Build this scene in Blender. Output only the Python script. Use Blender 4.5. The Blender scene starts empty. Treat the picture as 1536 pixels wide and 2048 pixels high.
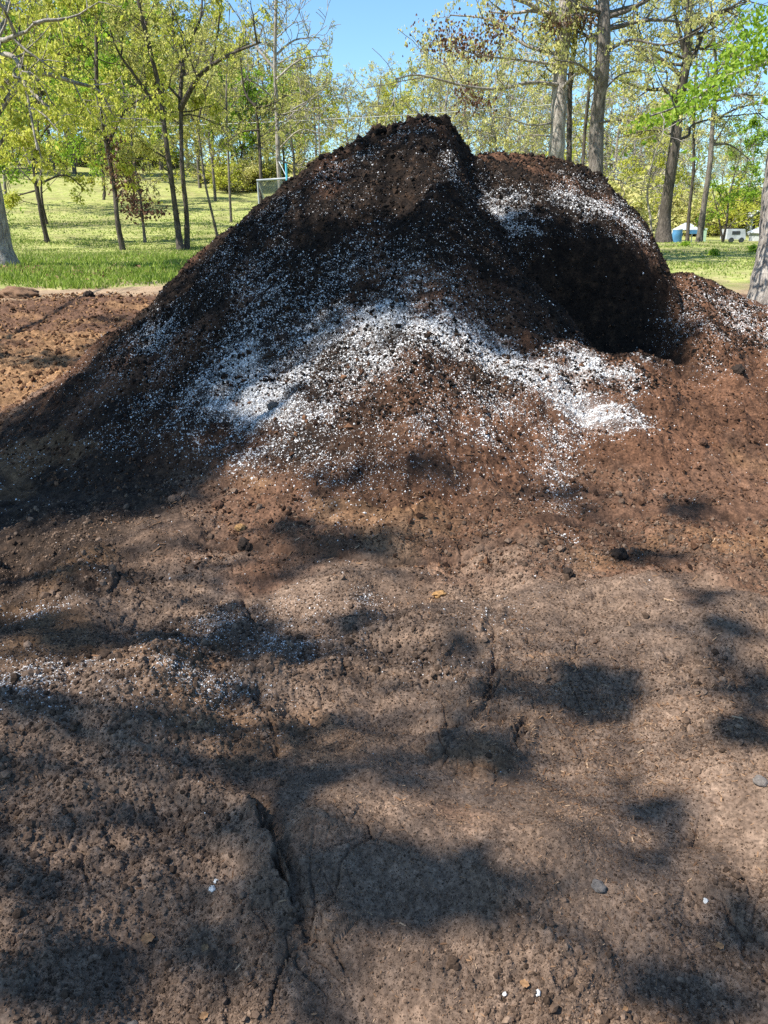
import bpy, math, random
import numpy as np
from mathutils import Vector

R = math.radians
rng = np.random.default_rng(7)
random.seed(7)
scene = bpy.context.scene
COL = scene.collection

# ------------------------------------------------------------------ camera
EYE = np.array([0.0, 0.0, 1.6]); PITCH = R(21.0); FPX = 1518.0
cp, sp_ = math.cos(PITCH), math.sin(PITCH)

def ray(px, py):
    x = (np.asarray(px, float) - 768.0) / FPX
    v = (1024.0 - np.asarray(py, float)) / FPX
    return np.stack([x + 0 * v, cp + v * sp_ + 0 * x, -sp_ + v * cp + 0 * x], -1)

def at(px, py, D):
    """world point seen at photograph pixel (px, py) at world depth y = D"""
    d = ray(px, py)
    return EYE + d * (D / d[..., 1:2] if d.ndim > 1 else D / d[1])

cam = bpy.data.cameras.new('camera')
cam.sensor_fit = 'VERTICAL'; cam.sensor_height = 36.0; cam.lens = 36.0 * FPX / 2048.0
cam.clip_start = 0.05; cam.clip_end = 2000.0
co = bpy.data.objects.new('camera', cam); COL.objects.link(co)
co.location = EYE; co.rotation_euler = (math.pi / 2 - PITCH, 0, 0)
scene.camera = co

# ------------------------------------------------------------------ light
SUN_EL, SUN_FRONT = R(53.0), R(22.0)      # the sun stands to the left, a little on the camera's side
SUN = np.array([-math.cos(SUN_EL) * math.cos(SUN_FRONT), -math.cos(SUN_EL) * math.sin(SUN_FRONT), math.sin(SUN_EL)])
ld = bpy.data.lights.new('sun', 'SUN'); ld.energy = 5.0; ld.angle = R(0.53); ld.color = (1.0, 0.95, 0.87)
lo = bpy.data.objects.new('sun', ld); COL.objects.link(lo)
lo.rotation_euler = Vector(-SUN).to_track_quat('-Z', 'Y').to_euler()
w = bpy.data.worlds.new('World'); scene.world = w; w.use_nodes = True
nt = w.node_tree
sky = nt.nodes.new('ShaderNodeTexSky'); sky.sky_type = 'NISHITA'; sky.sun_disc = False
sky.sun_elevation = SUN_EL
sky.sun_rotation = math.atan2(SUN[0], SUN[1])
sky.air_density = 1.0; sky.dust_density = 0.6; sky.ozone_density = 1.2
bg = nt.nodes['Background']; bg.inputs['Strength'].default_value = 0.098
mul = nt.nodes.new('ShaderNodeMix'); mul.data_type = 'RGBA'; mul.blend_type = 'MULTIPLY'; mul.inputs[0].default_value = 1.0; mul.inputs[7].default_value = (0.75, 1.0, 1.15, 1)
nt.links.new(sky.outputs[0], mul.inputs[6]); nt.links.new(mul.outputs[2], bg.inputs[0])
scene.view_settings.view_transform = 'Standard'; scene.view_settings.look = 'None'
scene.view_settings.exposure = 1.05; scene.view_settings.gamma = 1.0
scene.view_settings.use_curve_mapping = False
cy = scene.cycles
cy.max_bounces = 5; cy.diffuse_bounces = 3; cy.glossy_bounces = 2; cy.transmission_bounces = 3; cy.transparent_max_bounces = 6
cy.use_denoising = False
cy.sample_clamp_indirect = 6.0

# ------------------------------------------------------------------ noise
_perm = np.random.default_rng(11).permutation(512).astype(np.int64)
def _h(ix, iy, s=0):
    return _perm[(_perm[(ix + s * 57) & 511] + iy) & 511]
_ga = np.linspace(0, 2 * np.pi, 512, endpoint=False)
_gx, _gy = np.cos(_ga), np.sin(_ga)
def perlin(x, y, s=0):
    x = np.asarray(x, float); y = np.asarray(y, float)
    ix = np.floor(x).astype(np.int64); iy = np.floor(y).astype(np.int64)
    fx = x - ix; fy = y - iy
    u = fx * fx * fx * (fx * (fx * 6 - 15) + 10); v = fy * fy * fy * (fy * (fy * 6 - 15) + 10)
    def g(dx, dy):
        k = _h(ix + dx, iy + dy, s)
        return _gx[k] * (fx - dx) + _gy[k] * (fy - dy)
    a = g(0, 0); b = g(1, 0); c = g(0, 1); d = g(1, 1)
    return ((a + u * (b - a)) + v * ((c + u * (d - c)) - (a + u * (b - a)))) * 1.5
def fbm(x, y, f, octv=4, s=0, gain=0.5):
    r = 0; a = 1.0
    for k in range(octv):
        r = r + a * perlin(x * f + 13.7 * k, y * f - 7.1 * k, s + k); a *= gain; f *= 2.03
    return r
def voro(x, y, f, s=0):
    """F1 and F2-F1 of a jittered grid, and a random id of the cell"""
    X = x * f; Y = y * f
    ix = np.floor(X).astype(np.int64); iy = np.floor(Y).astype(np.int64)
    f1 = np.full(X.shape, 9.0); f2 = np.full(X.shape, 9.0); cid = np.zeros(X.shape)
    for dx in (-1, 0, 1):
        for dy in (-1, 0, 1):
            k = _h(ix + dx, iy + dy, s); k2 = _perm[(k + 91) & 511]
            px = ix + dx + 0.1 + 0.8 * (k / 512.0); py = iy + dy + 0.1 + 0.8 * (k2 / 512.0)
            d = np.hypot(X - px, Y - py)
            m = d < f1
            f2 = np.where(m, f1, np.minimum(f2, d)); cid = np.where(m, k / 512.0, cid); f1 = np.where(m, d, f1)
    return f1, f2 - f1, cid
def sstep(a, b, x):
    t = np.clip((x - a) / (b - a), 0, 1); return t * t * (3 - 2 * t)
def smax(a, b, k):
    h = np.clip(0.5 + 0.5 * (a - b) / k, 0, 1); return b + (a - b) * h + k * h * (1 - h)
def smin(a, b, k): return -smax(-a, -b, k)
def segd(x, y, a, b):
    ax, ay = a; bx, by = b; dx, dy = bx - ax, by - ay
    t = np.clip(((x - ax) * dx + (y - ay) * dy) / (dx * dx + dy * dy), 0, 1)
    return np.hypot(x - ax - t * dx, y - ay - t * dy), t

# ------------------------------------------------------------------ the lie of the land
LP = np.array([[0, 0], [6, 0.02], [10, 0.2], [14, 0.42], [18, 0.56], [24, 0.58], [30, 0.52], [38, 0.9], [50, 1.7],
               [65, 3.4], [80, 5.3], [100, 7.2], [150, 11], [300, 14], [900, 14]])
RP = np.array([[0, 0], [6, 0.06], [10, 0.25], [14, 0.45], [20, 0.62], [27, 0.78], [33, 0.84], [39, 0.55], [48, 0.25],
               [70, 0.2], [100, 1.0], [150, 5], [300, 12], [900, 14]])
def G(x, y):
    x = np.asarray(x, float); y = np.asarray(y, float)
    r = np.hypot(x, y); az = np.arctan2(x, y)
    wgt = sstep(0.02, 0.30, az)
    z = np.interp(r, LP[:, 0], LP[:, 1]) * (1 - wgt) + np.interp(r, RP[:, 0], RP[:, 1]) * wgt
    return z + sstep(18, 40, r) * 0.12 * perlin(x * 0.13, y * 0.13, 3) + sstep(5, 9, r) * 0.05 * perlin(x * 0.45, y * 0.45, 5)

A0, A1 = (0.04, 7.25), (0.46, 7.1)
def mound(x, y):
    """height of the pile above the ground, large forms only"""
    # main cone
    x = np.asarray(x, float); y = np.asarray(y, float)
    d, t = segd(x, y, A0, A1)
    th = np.arctan2(x - 0.2, 7.2 - y)
    sl = 0.755 + 0.03 * np.sin(th * 3 + 1.0)
    a = 2.27 + 0.03 * t - sl * (np.sqrt(d * d + 0.05) - 0.2)
    a = a - 0.16 * sstep(0.50, 0.75, x) * sstep(1.6, 0.9, x)
    a = a + 0.09 * np.exp(-((d - 1.3) / 0.8) ** 2)
    # its right side has been dug away along a ridge that runs from the peak down to the spur
    sr = ((x - 0.50) * 1.5 + (y - 7.1) * 0.45) / 1.566
    a = a - 1.0 * 0.06 * np.logaddexp(0, (sr + 0.06) / 0.06) * sstep(7.3, 6.7, y) * sstep(5.0, 5.6, y)
    # broad low apron to the right
    dc = np.hypot((x - 2.45), (y - 7.7))
    c = 1.03 - 0.32 * dc
    # right lobe with the bite dug out of its front
    zt = np.interp(x, [-1, 0.6, 1.0, 1.5, 2.0, 2.3, 2.48, 2.6, 2.75, 3.0], [1.75, 1.92, 2.02, 1.98, 1.80, 1.57, 1.30, 0.95, 0.3, -0.9])
    zt = zt - 0.75 * np.maximum(y - 7.9, 0) - 0.25 * np.maximum(7.9 - y, 0) ** 2
    yc = 6.22 + 0.22 * sstep(1.9, 2.6, x) - 0.10 * sstep(1.6, 1.0, x)
    zt = zt - 1.6 * np.maximum(0.75 - x, 0) ** 1.2
    q = y - yc
    cut = 0.46 + np.where(q < 0.27, 3.5 * q, 0.945 + 0.74 * (q - 0.27))
    b = smin(zt, cut, 0.12)
    # spur that runs down to the right in front of the bite
    ds, ts = segd(x, y, (0.30, 5.15), (1.70, 4.95))
    s = (0.98 - 0.72 * ts) - 0.62 * (np.sqrt(ds * ds + 0.03) - 0.17)
    m = smax(a, s, 0.10)
    m = smax(m, c, 0.10)
    m = m - 0.30 * np.exp(-(((x - 1.78) / 0.62) ** 6 + ((y - 6.20) / 0.26) ** 4))
    m = m + 0.17 * np.exp(-(((x - 1.72) / 0.60) ** 2 + ((y - 5.80) / 0.17) ** 2)) + 0.16 * np.exp(-(((x - 2.62) / 0.20) ** 2 + ((y - 6.25) / 0.5) ** 2))
    m = np.where(b > m - 0.3, smax(m, b, 0.06), m)
    # toe: run out softly
    m = 0.13 * np.logaddexp(0, m / 0.13) - 0.012
    edge = np.maximum(np.maximum(np.abs(x - 0.4) / 5.0, np.abs(y - 7.2) / 4.4) - 0.82, 0)
    return m - edge * 1.2

def bite_y(x): return 6.22 + 0.22 * sstep(1.9, 2.6, x) - 0.10 * sstep(1.6, 1.0, x)
def undercut(x, y):
    """how far the face of the bite is dug back under its brow (shift along y)"""
    q = y - bite_y(x); wx = sstep(1.05, 1.4, x) * sstep(2.58, 2.36, x)
    return wx * np.interp(q, [-0.25, -0.08, 0.0, 0.05, 0.12, 0.22, 0.33, 0.55], [0, 0.03, 0.08, 0.10, 0.08, 0.03, 0, 0])
def crumb(x, y):
    """lumps and crumbs shared by pile and ground (metres)"""
    v1, e1, c1 = voro(x + 0.03 * perlin(x * 9, y * 9, 1), y + 0.03 * perlin(x * 9, y * 9, 2), 14.0, 4)
    v2, e2, c2 = voro(x, y, 37.0, 6)
    return 0.020 * fbm(x, y, 5.0, 3, 21) + 0.026 * (0.5 - v1) * (c1 > 0.35) * c1 + 0.010 * (0.5 - v2) * c2 + 0.006 * perlin(x * 60, y * 60, 9) + 0.018 * (0.3 - np.abs(perlin(x * 10, y * 10, 11))) + 0.011 * (0.3 - np.abs(perlin(x * 24, y * 24, 12)))

# the cracked, trodden foreground: raised crumbly patch whose right edge breaks off in a crack
def pxline(pts):
    """photograph pixels -> points on flat ground"""
    out = []
    for p in pts:
        d = ray(*p); t = -EYE[2] / d[2]; out.append((d[0] * t, d[1] * t))
    return out
SCARP = pxline([(480, 1560), (497, 1590), (518, 1640), (535, 1700), (562, 1760), (578, 1800), (600, 1860), (612, 1900)])
CRACKS = [  # (pixels, width, depth)
    ([(486, 1178), (490, 1205), (505, 1235)], 0.022, 0.05),
    ([(505, 1330), (520, 1375), (512, 1400), (545, 1450), (552, 1505)], 0.022, 0.05),
    ([(1000, 1330), (985, 1360), (975, 1390), (962, 1410)], 0.02, 0.05),
    ([(1055, 1430), (1040, 1460), (1015, 1505)], 0.016, 0.04),
    ([(680, 1510), (720, 1475), (745, 1460)], 0.02, 0.03),
    ([(990, 1340), (975, 1260), (990, 1240)], 0.016, 0.03),
    ([(1180, 1215), (1230, 1190), (1290, 1170), (1330, 1180)], 0.025, 0.03),
    ([(1130, 1960), (1160, 1930), (1200, 1920)], 0.012, 0.025),
    ([(640, 1440), (580, 1420), (540, 1440)], 0.016, 0.02),
    ([(150, 1400), (200, 1380), (290, 1370)], 0.02, 0.04),
]
CRACKS = [(pxline(p), wd, dp) for p, wd, dp in CRACKS]

def foreground(x, y):
    r = np.hypot(x, y)
    near = sstep(5.2, 3.6, r)
    z = 0.075 * fbm(x, y, 1.1, 2, 31) * (0.4 + near)
    # long soft ridges left by the loader, slanting up to the right
    z = z + 0.05 * near * perlin((x * 0.5 + y * 0.9) * 1.7, (x - y * 0.4) * 0.7, 41)
    lw = sstep(0.1, -0.5, x) * sstep(2.0, 2.6, r) * sstep(5.2, 4.4, r)
    z = z + 0.55 * lw * (0.085 * np.abs(perlin(x * 1.9 + 4, y * 1.5, 43)) + 0.05 * np.maximum(perlin(x * 3.7, y * 3.1, 44), 0) - 0.02)
    z = z + near * (0.030 * fbm(x, y, 2.6, 3, 33) + 0.022 * np.abs(perlin(x * 4.1 + y, y * 4.6, 35)))
    # flaky plates: patches where the trodden skin has broken
    wx = x + 0.05 * perlin(x * 6, y * 6, 51); wy = y + 0.05 * perlin(x * 6, y * 6, 52)
    v, e, c = voro(wx, wy, 5.5, 55)
    v3, e3, c3 = voro(wx, wy, 13.0, 57)
    brk = sstep(-0.05, 0.35, fbm(x, y, 1.4, 2, 61))
    z = z - near * (0.012 * sstep(0.08, 0.0, e) * brk + 0.007 * sstep(0.10, 0.0, e3) * brk) + near * (0.028 * (c - 0.5) + 0.014 * (c3 - 0.5)) * brk
    # raised patch left of the crack
    dmin = np.full(x.shape, 9.0); side = np.zeros(x.shape)
    for a, b in zip(SCARP[:-1], SCARP[1:]):
        d, t = segd(x, y, a, b)
        cr = (b[0] - a[0]) * (y - a[1]) - (b[1] - a[1]) * (x - a[0])
        side = np.where(d < dmin, np.sign(cr), side); dmin = np.minimum(dmin, d)
    dmw = dmin + 0.020 * perlin(x * 14, y * 14, 71) + 0.012 * perlin(x * 37, y * 37, 72)
    sd = np.where(side < 0, dmw, -dmw)          # > 0 on the left, the high side
    ya = SCARP[0][1]; yb = SCARP[-1][1]; yy = y + 0.10 * perlin(x * 3, y * 3, 73)
    ext = sstep(ya + 0.06, ya - 0.10, yy) * sstep(yb - 0.10, yb + 0.22, yy) * sstep(-1.4, -0.7, x)
    up = np.where(sd > 0, sstep(0.0, 0.015, sd) * np.exp(-np.maximum(sd, 0) / 0.42), 0)
    z = z + 0.060 * up * ext
    z = z - 0.03 * np.exp(-(np.abs(sd + 0.012) / 0.02) ** 2) * ext * (dmin < 0.2)
    z = z + ext * (sd > 0) * 0.5 * crumb(x * 1.3 + 3, y * 1.3)
    for pts, wd, dp in CRACKS:
        dm = np.full(x.shape, 9.0)
        for a, b in zip(pts[:-1], pts[1:]):
            d, t = segd(x, y, a, b); dm = np.minimum(dm, d)
        dm = np.abs(dm + 0.022 * perlin(x * 11, y * 11, 81)) + 0.006 * perlin(x * 60, y * 60, 82)
        z = z - 0.6 * dp * np.exp(-(dm / (0.42 * wd)) ** 2) * sstep(-0.35, 0.1, perlin(x * 9, y * 9, 83)) + 0.012 * np.exp(-((dm - 2.2 * wd) / (1.2 * wd)) ** 2)
    return z

def roughness(x, y):
    """0 trodden and smooth ... 1 loose and crumbly"""
    r = np.hypot(x, y)
    k = 0.25 + 0.6 * sstep(-0.2, 0.5, fbm(x, y, 1.3, 2, 91))
    k = np.maximum(k, sstep(0.0, 0.25, -x - 0.25) * sstep(3.3, 2.6, r) * 0.9)
    k = np.maximum(k, sstep(3.3, 4.3, r) * 0.8)
    k = np.maximum(k, sstep(6.5, 8.0, r) * sstep(15.0, 13.0, r) * 1.6)     # turned soil beyond the pile on the left
    return k * sstep(15.5, 13.5, r)

def ground_z(x, y):
    return G(x, y) + foreground(x, y) * sstep(9, 6, np.hypot(x, y)) + crumb(x, y) * roughness(x, y)

def pile_z(x, y):
    m = mound(x, y)
    mm = np.clip(m / 0.4, 0, 1)
    z = G(x, y) + m + foreground(x, y) * (1 - mm) + crumb(x, y) * (0.55 + 0.25 * mm) * 1.25
    z = z + mm * (0.060 * fbm(x, y, 2.2, 3, 101) + 0.05 * np.abs(perlin(x * 1.4, y * 1.4, 103)))
    # ragged, clotted crest
    cr = np.exp(-((segd(x, y, (-0.7, 7.3), (0.6, 7.15))[0]) / 0.35) ** 2) + 0.6 * np.exp(-((segd(x, y, (0.9, 7.8), (2.2, 7.6))[0]) / 0.35) ** 2)
    v, e, c = voro(x, y, 7.0, 105)
    z = z + cr * (0.10 * np.maximum(0.42 - v, 0) * (c > 0.45) + 0.05 * np.maximum(perlin(x * 11, y * 11, 107), 0))
    return z

# ------------------------------------------------------------------ mesh helpers
def mesh_np(name, V, F, smooth=True):
    V = np.ascontiguousarray(V, np.float32); F = np.ascontiguousarray(F, np.int32)
    n, k = F.shape
    me = bpy.data.meshes.new(name)
    me.vertices.add(len(V)); me.vertices.foreach_set('co', V.ravel())
    me.loops.add(n * k); me.loops.foreach_set('vertex_index', F.ravel())
    me.polygons.add(n); me.polygons.foreach_set('loop_start', np.arange(0, n * k, k, dtype=np.int32))
    me.polygons.foreach_set('use_smooth', np.full(n, smooth))
    me.update(calc_edges=True)
    return me
def put(name, me, mat=None, parent=None, label=None, cat=None, group=None, kind=None, loc=None):
    o = bpy.data.objects.new(name, me); COL.objects.link(o)
    if mat is not None and me is not None and not me.materials: me.materials.append(mat)
    if parent is not None: o.parent = parent
    if loc is not None: o.location = loc
    for k, v in (('label', label), ('category', cat), ('group', group), ('kind', kind)):
        if v: o[k] = v
    return o
def attr(me, name, data):
    a = me.attributes.new(name, 'FLOAT', 'POINT'); a.data.foreach_set('value', np.ascontiguousarray(data, np.float32).ravel())
def grid_faces(nr, nc):
    i = np.arange(nr - 1)[:, None] * nc + np.arange(nc - 1)[None, :]
    return np.stack([i, i + 1, i + 1 + nc, i + nc], -1).reshape(-1, 4)

# ------------------------------------------------------------------ materials
class M:
    def __init__(s, name):
        s.m = bpy.data.materials.new(name); s.m.use_nodes = True; s.t = s.m.node_tree
        s.b = s.t.nodes['Principled BSDF']; s.b.inputs['Specular IOR Level'].default_value = 0.2
        s.out = s.t.nodes['Material Output']
    def n(s, typ, **kw):
        nd = s.t.nodes.new(typ)
        for k, v in kw.items():
            if k in nd.inputs: nd.inputs[k].default_value = v
            else: setattr(nd, k, v)
        return nd
    def l(s, a, b): s.t.links.new(a, b)
    def pos(s): return s.n('ShaderNodeNewGeometry').outputs['Position']
    def objc(s): return s.n('ShaderNodeTexCoord').outputs['Object']
    def noise(s, scale, vec, detail=4, rough=0.55):
        nd = s.n('ShaderNodeTexNoise', Scale=scale, Detail=detail, Roughness=rough); s.l(vec, nd.inputs['Vector']); return nd.outputs['Fac']
    def ramp(s, fac, stops):
        nd = s.n('ShaderNodeValToRGB'); el = nd.color_ramp.elements
        while len(el) < len(stops): el.new(0.5)
        for e, (p, c) in zip(el, stops):
            e.position = p; e.color = (*c, 1) if not isinstance(c, (int, float)) else (c, c, c, 1)
        s.l(fac, nd.inputs[0]); return nd.outputs[0]
    def mix(s, fac, a, b, mode='MIX'):
        nd = s.n('ShaderNodeMix', data_type='RGBA', blend_type=mode)
        for v, k in ((fac, 0), (a, 6), (b, 7)):
            if hasattr(v, 'is_output'): s.l(v, nd.inputs[k])
            else: nd.inputs[k].default_value = v if k == 0 else (*v, 1)
        return nd.outputs[2]
    def at(s, name): return s.n('ShaderNodeAttribute', attribute_name=name).outputs['Fac']
    def col(s, c):
        if hasattr(c, 'is_output'): s.l(c, s.b.inputs['Base Color'])
        else: s.b.inputs['Base Color'].default_value = (*c, 1)
    def bump(s, h, strength, dist):
        nd = s.n('ShaderNodeBump', Strength=strength, Distance=dist); s.l(h, nd.inputs['Height']); s.l(nd.outputs[0], s.b.inputs['Normal'])
    def rough(s, v): s.b.inputs['Roughness'].default_value = v

def soil_material():
    k = M('soil'); p = k.pos()
    big = k.noise(1.7, p, 4); mid = k.noise(14, p, 5, 0.6); fine = k.noise(75, p, 2, 0.6)
    dirt = k.ramp(mid, [(0.22, (0.078, 0.052, 0.037)), (0.5, (0.132, 0.090, 0.064)), (0.78, (0.198, 0.138, 0.099))])
    redd = k.ramp(mid, [(0.25, (0.038, 0.019, 0.011)), (0.5, (0.090, 0.045, 0.026)), (0.78, (0.165, 0.086, 0.050))])
    comp_shade = k.ramp(mid, [(0.3, (0.0055, 0.0042, 0.0036)), (0.55, (0.0175, 0.0115, 0.0082)), (0.8, (0.058, 0.034, 0.020))])
    oran = k.ramp(mid, [(0.25, (0.10, 0.055, 0.026)), (0.5, (0.20, 0.112, 0.055)), (0.78, (0.34, 0.20, 0.10))])
    tan = k.ramp(mid, [(0.25, (0.20, 0.135, 0.085)), (0.75, (0.33, 0.24, 0.155))])
    gr = k.ramp(k.noise(3.0, p, 6, 0.65), [(0.3, (0.36, 0.32, 0.16)), (0.5, (0.27, 0.28, 0.09)), (0.7, (0.18, 0.23, 0.05))])
    c = k.mix(k.at('red'), dirt, redd); c = k.mix(k.at('compost'), c, comp_shade); c = k.mix(k.at('orange'), c, oran)  # the compost mask also carries painted shade in the bite
    c = k.mix(k.at('tan'), c, tan); c = k.mix(k.at('grassy'), c, gr)
    sp = k.ramp(fine, [(0.30, 0.66), (0.5, 1.0), (0.72, 1.34)])
    c = k.mix(1.0, c, sp, 'MULTIPLY')
    c = k.mix(1.0, c, k.ramp(big, [(0.3, 0.75), (0.7, 1.25)]), 'MULTIPLY')
    vc = k.n('ShaderNodeTexVoronoi', Scale=95); k.l(p, vc.inputs['Vector'])
    bw = k.n('ShaderNodeRGBToBW'); k.l(vc.outputs['Color'], bw.inputs[0])
    c = k.mix(1.0, c, k.ramp(bw.outputs[0], [(0.15, 0.78), (0.5, 1.0), (0.85, 1.22)]), 'MULTIPLY')
    c = k.mix(k.at('dust'), c, (0.42, 0.405, 0.39))
    k.col(c); k.rough(0.95); k.b.inputs['Specular IOR Level'].default_value = 0.12
    def cell(sc, out):
        nd = k.n('ShaderNodeTexVoronoi', Scale=sc); k.l(p, nd.inputs['Vector']); return nd.outputs[out]
    h = k.n('ShaderNodeMath', operation='ADD'); k.l(k.noise(34, p, 3, 0.65), h.inputs[0])
    h2 = k.n('ShaderNodeMath', operation='MULTIPLY'); h2.inputs[1].default_value = -0.75; k.l(cell(58, 'Distance'), h2.inputs[0]); k.l(h2.outputs[0], h.inputs[1])
    h3 = k.n('ShaderNodeMath', operation='MULTIPLY_ADD'); h3.inputs[1].default_value = -0.4; k.l(cell(110, 'Distance'), h3.inputs[0]); k.l(h.outputs[0], h3.inputs[2]); h = h3
    k.bump(h.outputs[0], 0.55, 0.0045)
    return k.m
SOIL = soil_material()

def island_mat(name, stops, rough=0.9, transl=0.0, spec=0.2, noise=None):
    k = M(name)
    rp = k.n('ShaderNodeNewGeometry').outputs['Random Per Island']
    c = k.ramp(rp, stops)
    if noise: c = k.mix(1.0, c, k.ramp(k.noise(noise, k.pos(), 4, 0.65), [(0.3, 0.55), (0.7, 1.4)]), 'MULTIPLY')
    k.col(c); k.rough(rough); k.b.inputs['Specular IOR Level'].default_value = spec
    if transl:
        t = k.n('ShaderNodeBsdfTranslucent'); k.l(c, t.inputs[0])
        mx = k.n('ShaderNodeMixShader'); mx.inputs[0].default_value = transl
        k.l(k.b.outputs[0], mx.inputs[1]); k.l(t.outputs[0], mx.inputs[2]); k.l(mx.outputs[0], k.out.inputs[0])
    return k.m
PERLITE = island_mat('perlite', [(0.0, (0.20, 0.18, 0.165)), (0.35, (0.46, 0.445, 0.43)), (1.0, (0.80, 0.79, 0.78))], 0.8)
CRUMB_D = island_mat('dirt_crumb', [(0.0, (0.043, 0.028, 0.019)), (0.55, (0.100, 0.066, 0.046)), (1.0, (0.19, 0.131, 0.093))], 0.95, 0, 0.1, 70)
CRUMB_R = island_mat('red_crumb', [(0.0, (0.018, 0.010, 0.007)), (0.55, (0.066, 0.034, 0.020)), (1.0, (0.165, 0.085, 0.047))], 0.95, 0, 0.1, 70)
CRUMB_B = island_mat('black_crumb', [(0.0, (0.005, 0.004, 0.0034)), (0.6, (0.016, 0.011, 0.008)), (1.0, (0.055, 0.032, 0.019))], 0.95, 0, 0.15, 70)
CRUMB_O = island_mat('turned_crumb', [(0.0, (0.05, 0.025, 0.014)), (0.5, (0.13, 0.066, 0.036)), (1.0, (0.32, 0.18, 0.085))], 0.95, 0, 0.1, 70)
CHIP = island_mat('wood_chip', [(0.0, (0.07, 0.036, 0.02)), (0.5, (0.16, 0.088, 0.048)), (0.88, (0.25, 0.15, 0.085)), (1.0, (0.36, 0.25, 0.16))], 0.85, 0, 0.15)
GRASS = island_mat('grass_blade', [(0.0, (0.12, 0.17, 0.03)), (0.35, (0.20, 0.28, 0.045)), (0.7, (0.31, 0.36, 0.085)), (1.0, (0.44, 0.40, 0.20))], 0.7, 0.35)
GRASS_V = island_mat('verge_blade', [(0.0, (0.11, 0.18, 0.022)), (0.4, (0.19, 0.28, 0.035)), (0.8, (0.29, 0.37, 0.065)), (1.0, (0.42, 0.41, 0.16))], 0.7, 0.4)
def leafm(name, a, b, c, tr=0.55): return island_mat(name, [(0.0, a), (0.5, b), (1.0, c)], 0.55, tr, 0.3)
LEAF_Y = leafm('leaf_yellow_green', (0.317, 0.356, 0.04), (0.489, 0.509, 0.073), (0.661, 0.621, 0.145))
LEAF_G = leafm('leaf_bright_green', (0.149, 0.265, 0.021), (0.253, 0.402, 0.034), (0.38, 0.506, 0.057))
LEAF_O = leafm('leaf_olive', (0.293, 0.308, 0.073), (0.471, 0.463, 0.122), (0.65, 0.602, 0.212))
LEAF_P = leafm('leaf_pale', (0.403, 0.418, 0.13), (0.59, 0.562, 0.202), (0.778, 0.706, 0.317))
LEAF_B = leafm('leaf_dead', (0.07, 0.032, 0.02), (0.13, 0.06, 0.035), (0.22, 0.12, 0.065), 0.2)
def bark(name, dark, light, sc=1.0):
    k = M(name); p = k.objc()
    mp = k.n('ShaderNodeMapping'); mp.inputs['Scale'].default_value = (9 * sc, 9 * sc, 1.6 * sc); k.l(p, mp.inputs[0])
    nz = k.noise(2.2, mp.outputs[0], 6, 0.65)
    c = k.ramp(nz, [(0.34, dark), (0.5, tuple((a + b) / 2 for a, b in zip(dark, light))), (0.64, light)])
    c = k.mix(1.0, c, k.ramp(k.noise(1.3, p, 3), [(0.3, 0.7), (0.7, 1.25)]), 'MULTIPLY')
    k.col(c); k.rough(0.92); k.bump(nz, 1.0, 0.05); return k.m
BARK_P = bark('bark_pale', (0.12, 0.10, 0.085), (0.44, 0.40, 0.35))
BARK_G = bark('bark_grey', (0.06, 0.05, 0.042), (0.23, 0.20, 0.17))
BARK_D = bark('bark_dark', (0.03, 0.025, 0.021), (0.13, 0.108, 0.088))
def plain(name, c, rough=0.6, metal=0.0, var=0.12, sc=6):
    k = M(name); cc = k.ramp(k.noise(sc, k.objc(), 4), [(0.3, tuple(v * (1 - var) for v in c)), (0.7, tuple(min(1, v * (1 + var)) for v in c))])
    k.col(cc); k.rough(rough); k.b.inputs['Metallic'].default_value = metal; return k.m

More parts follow.
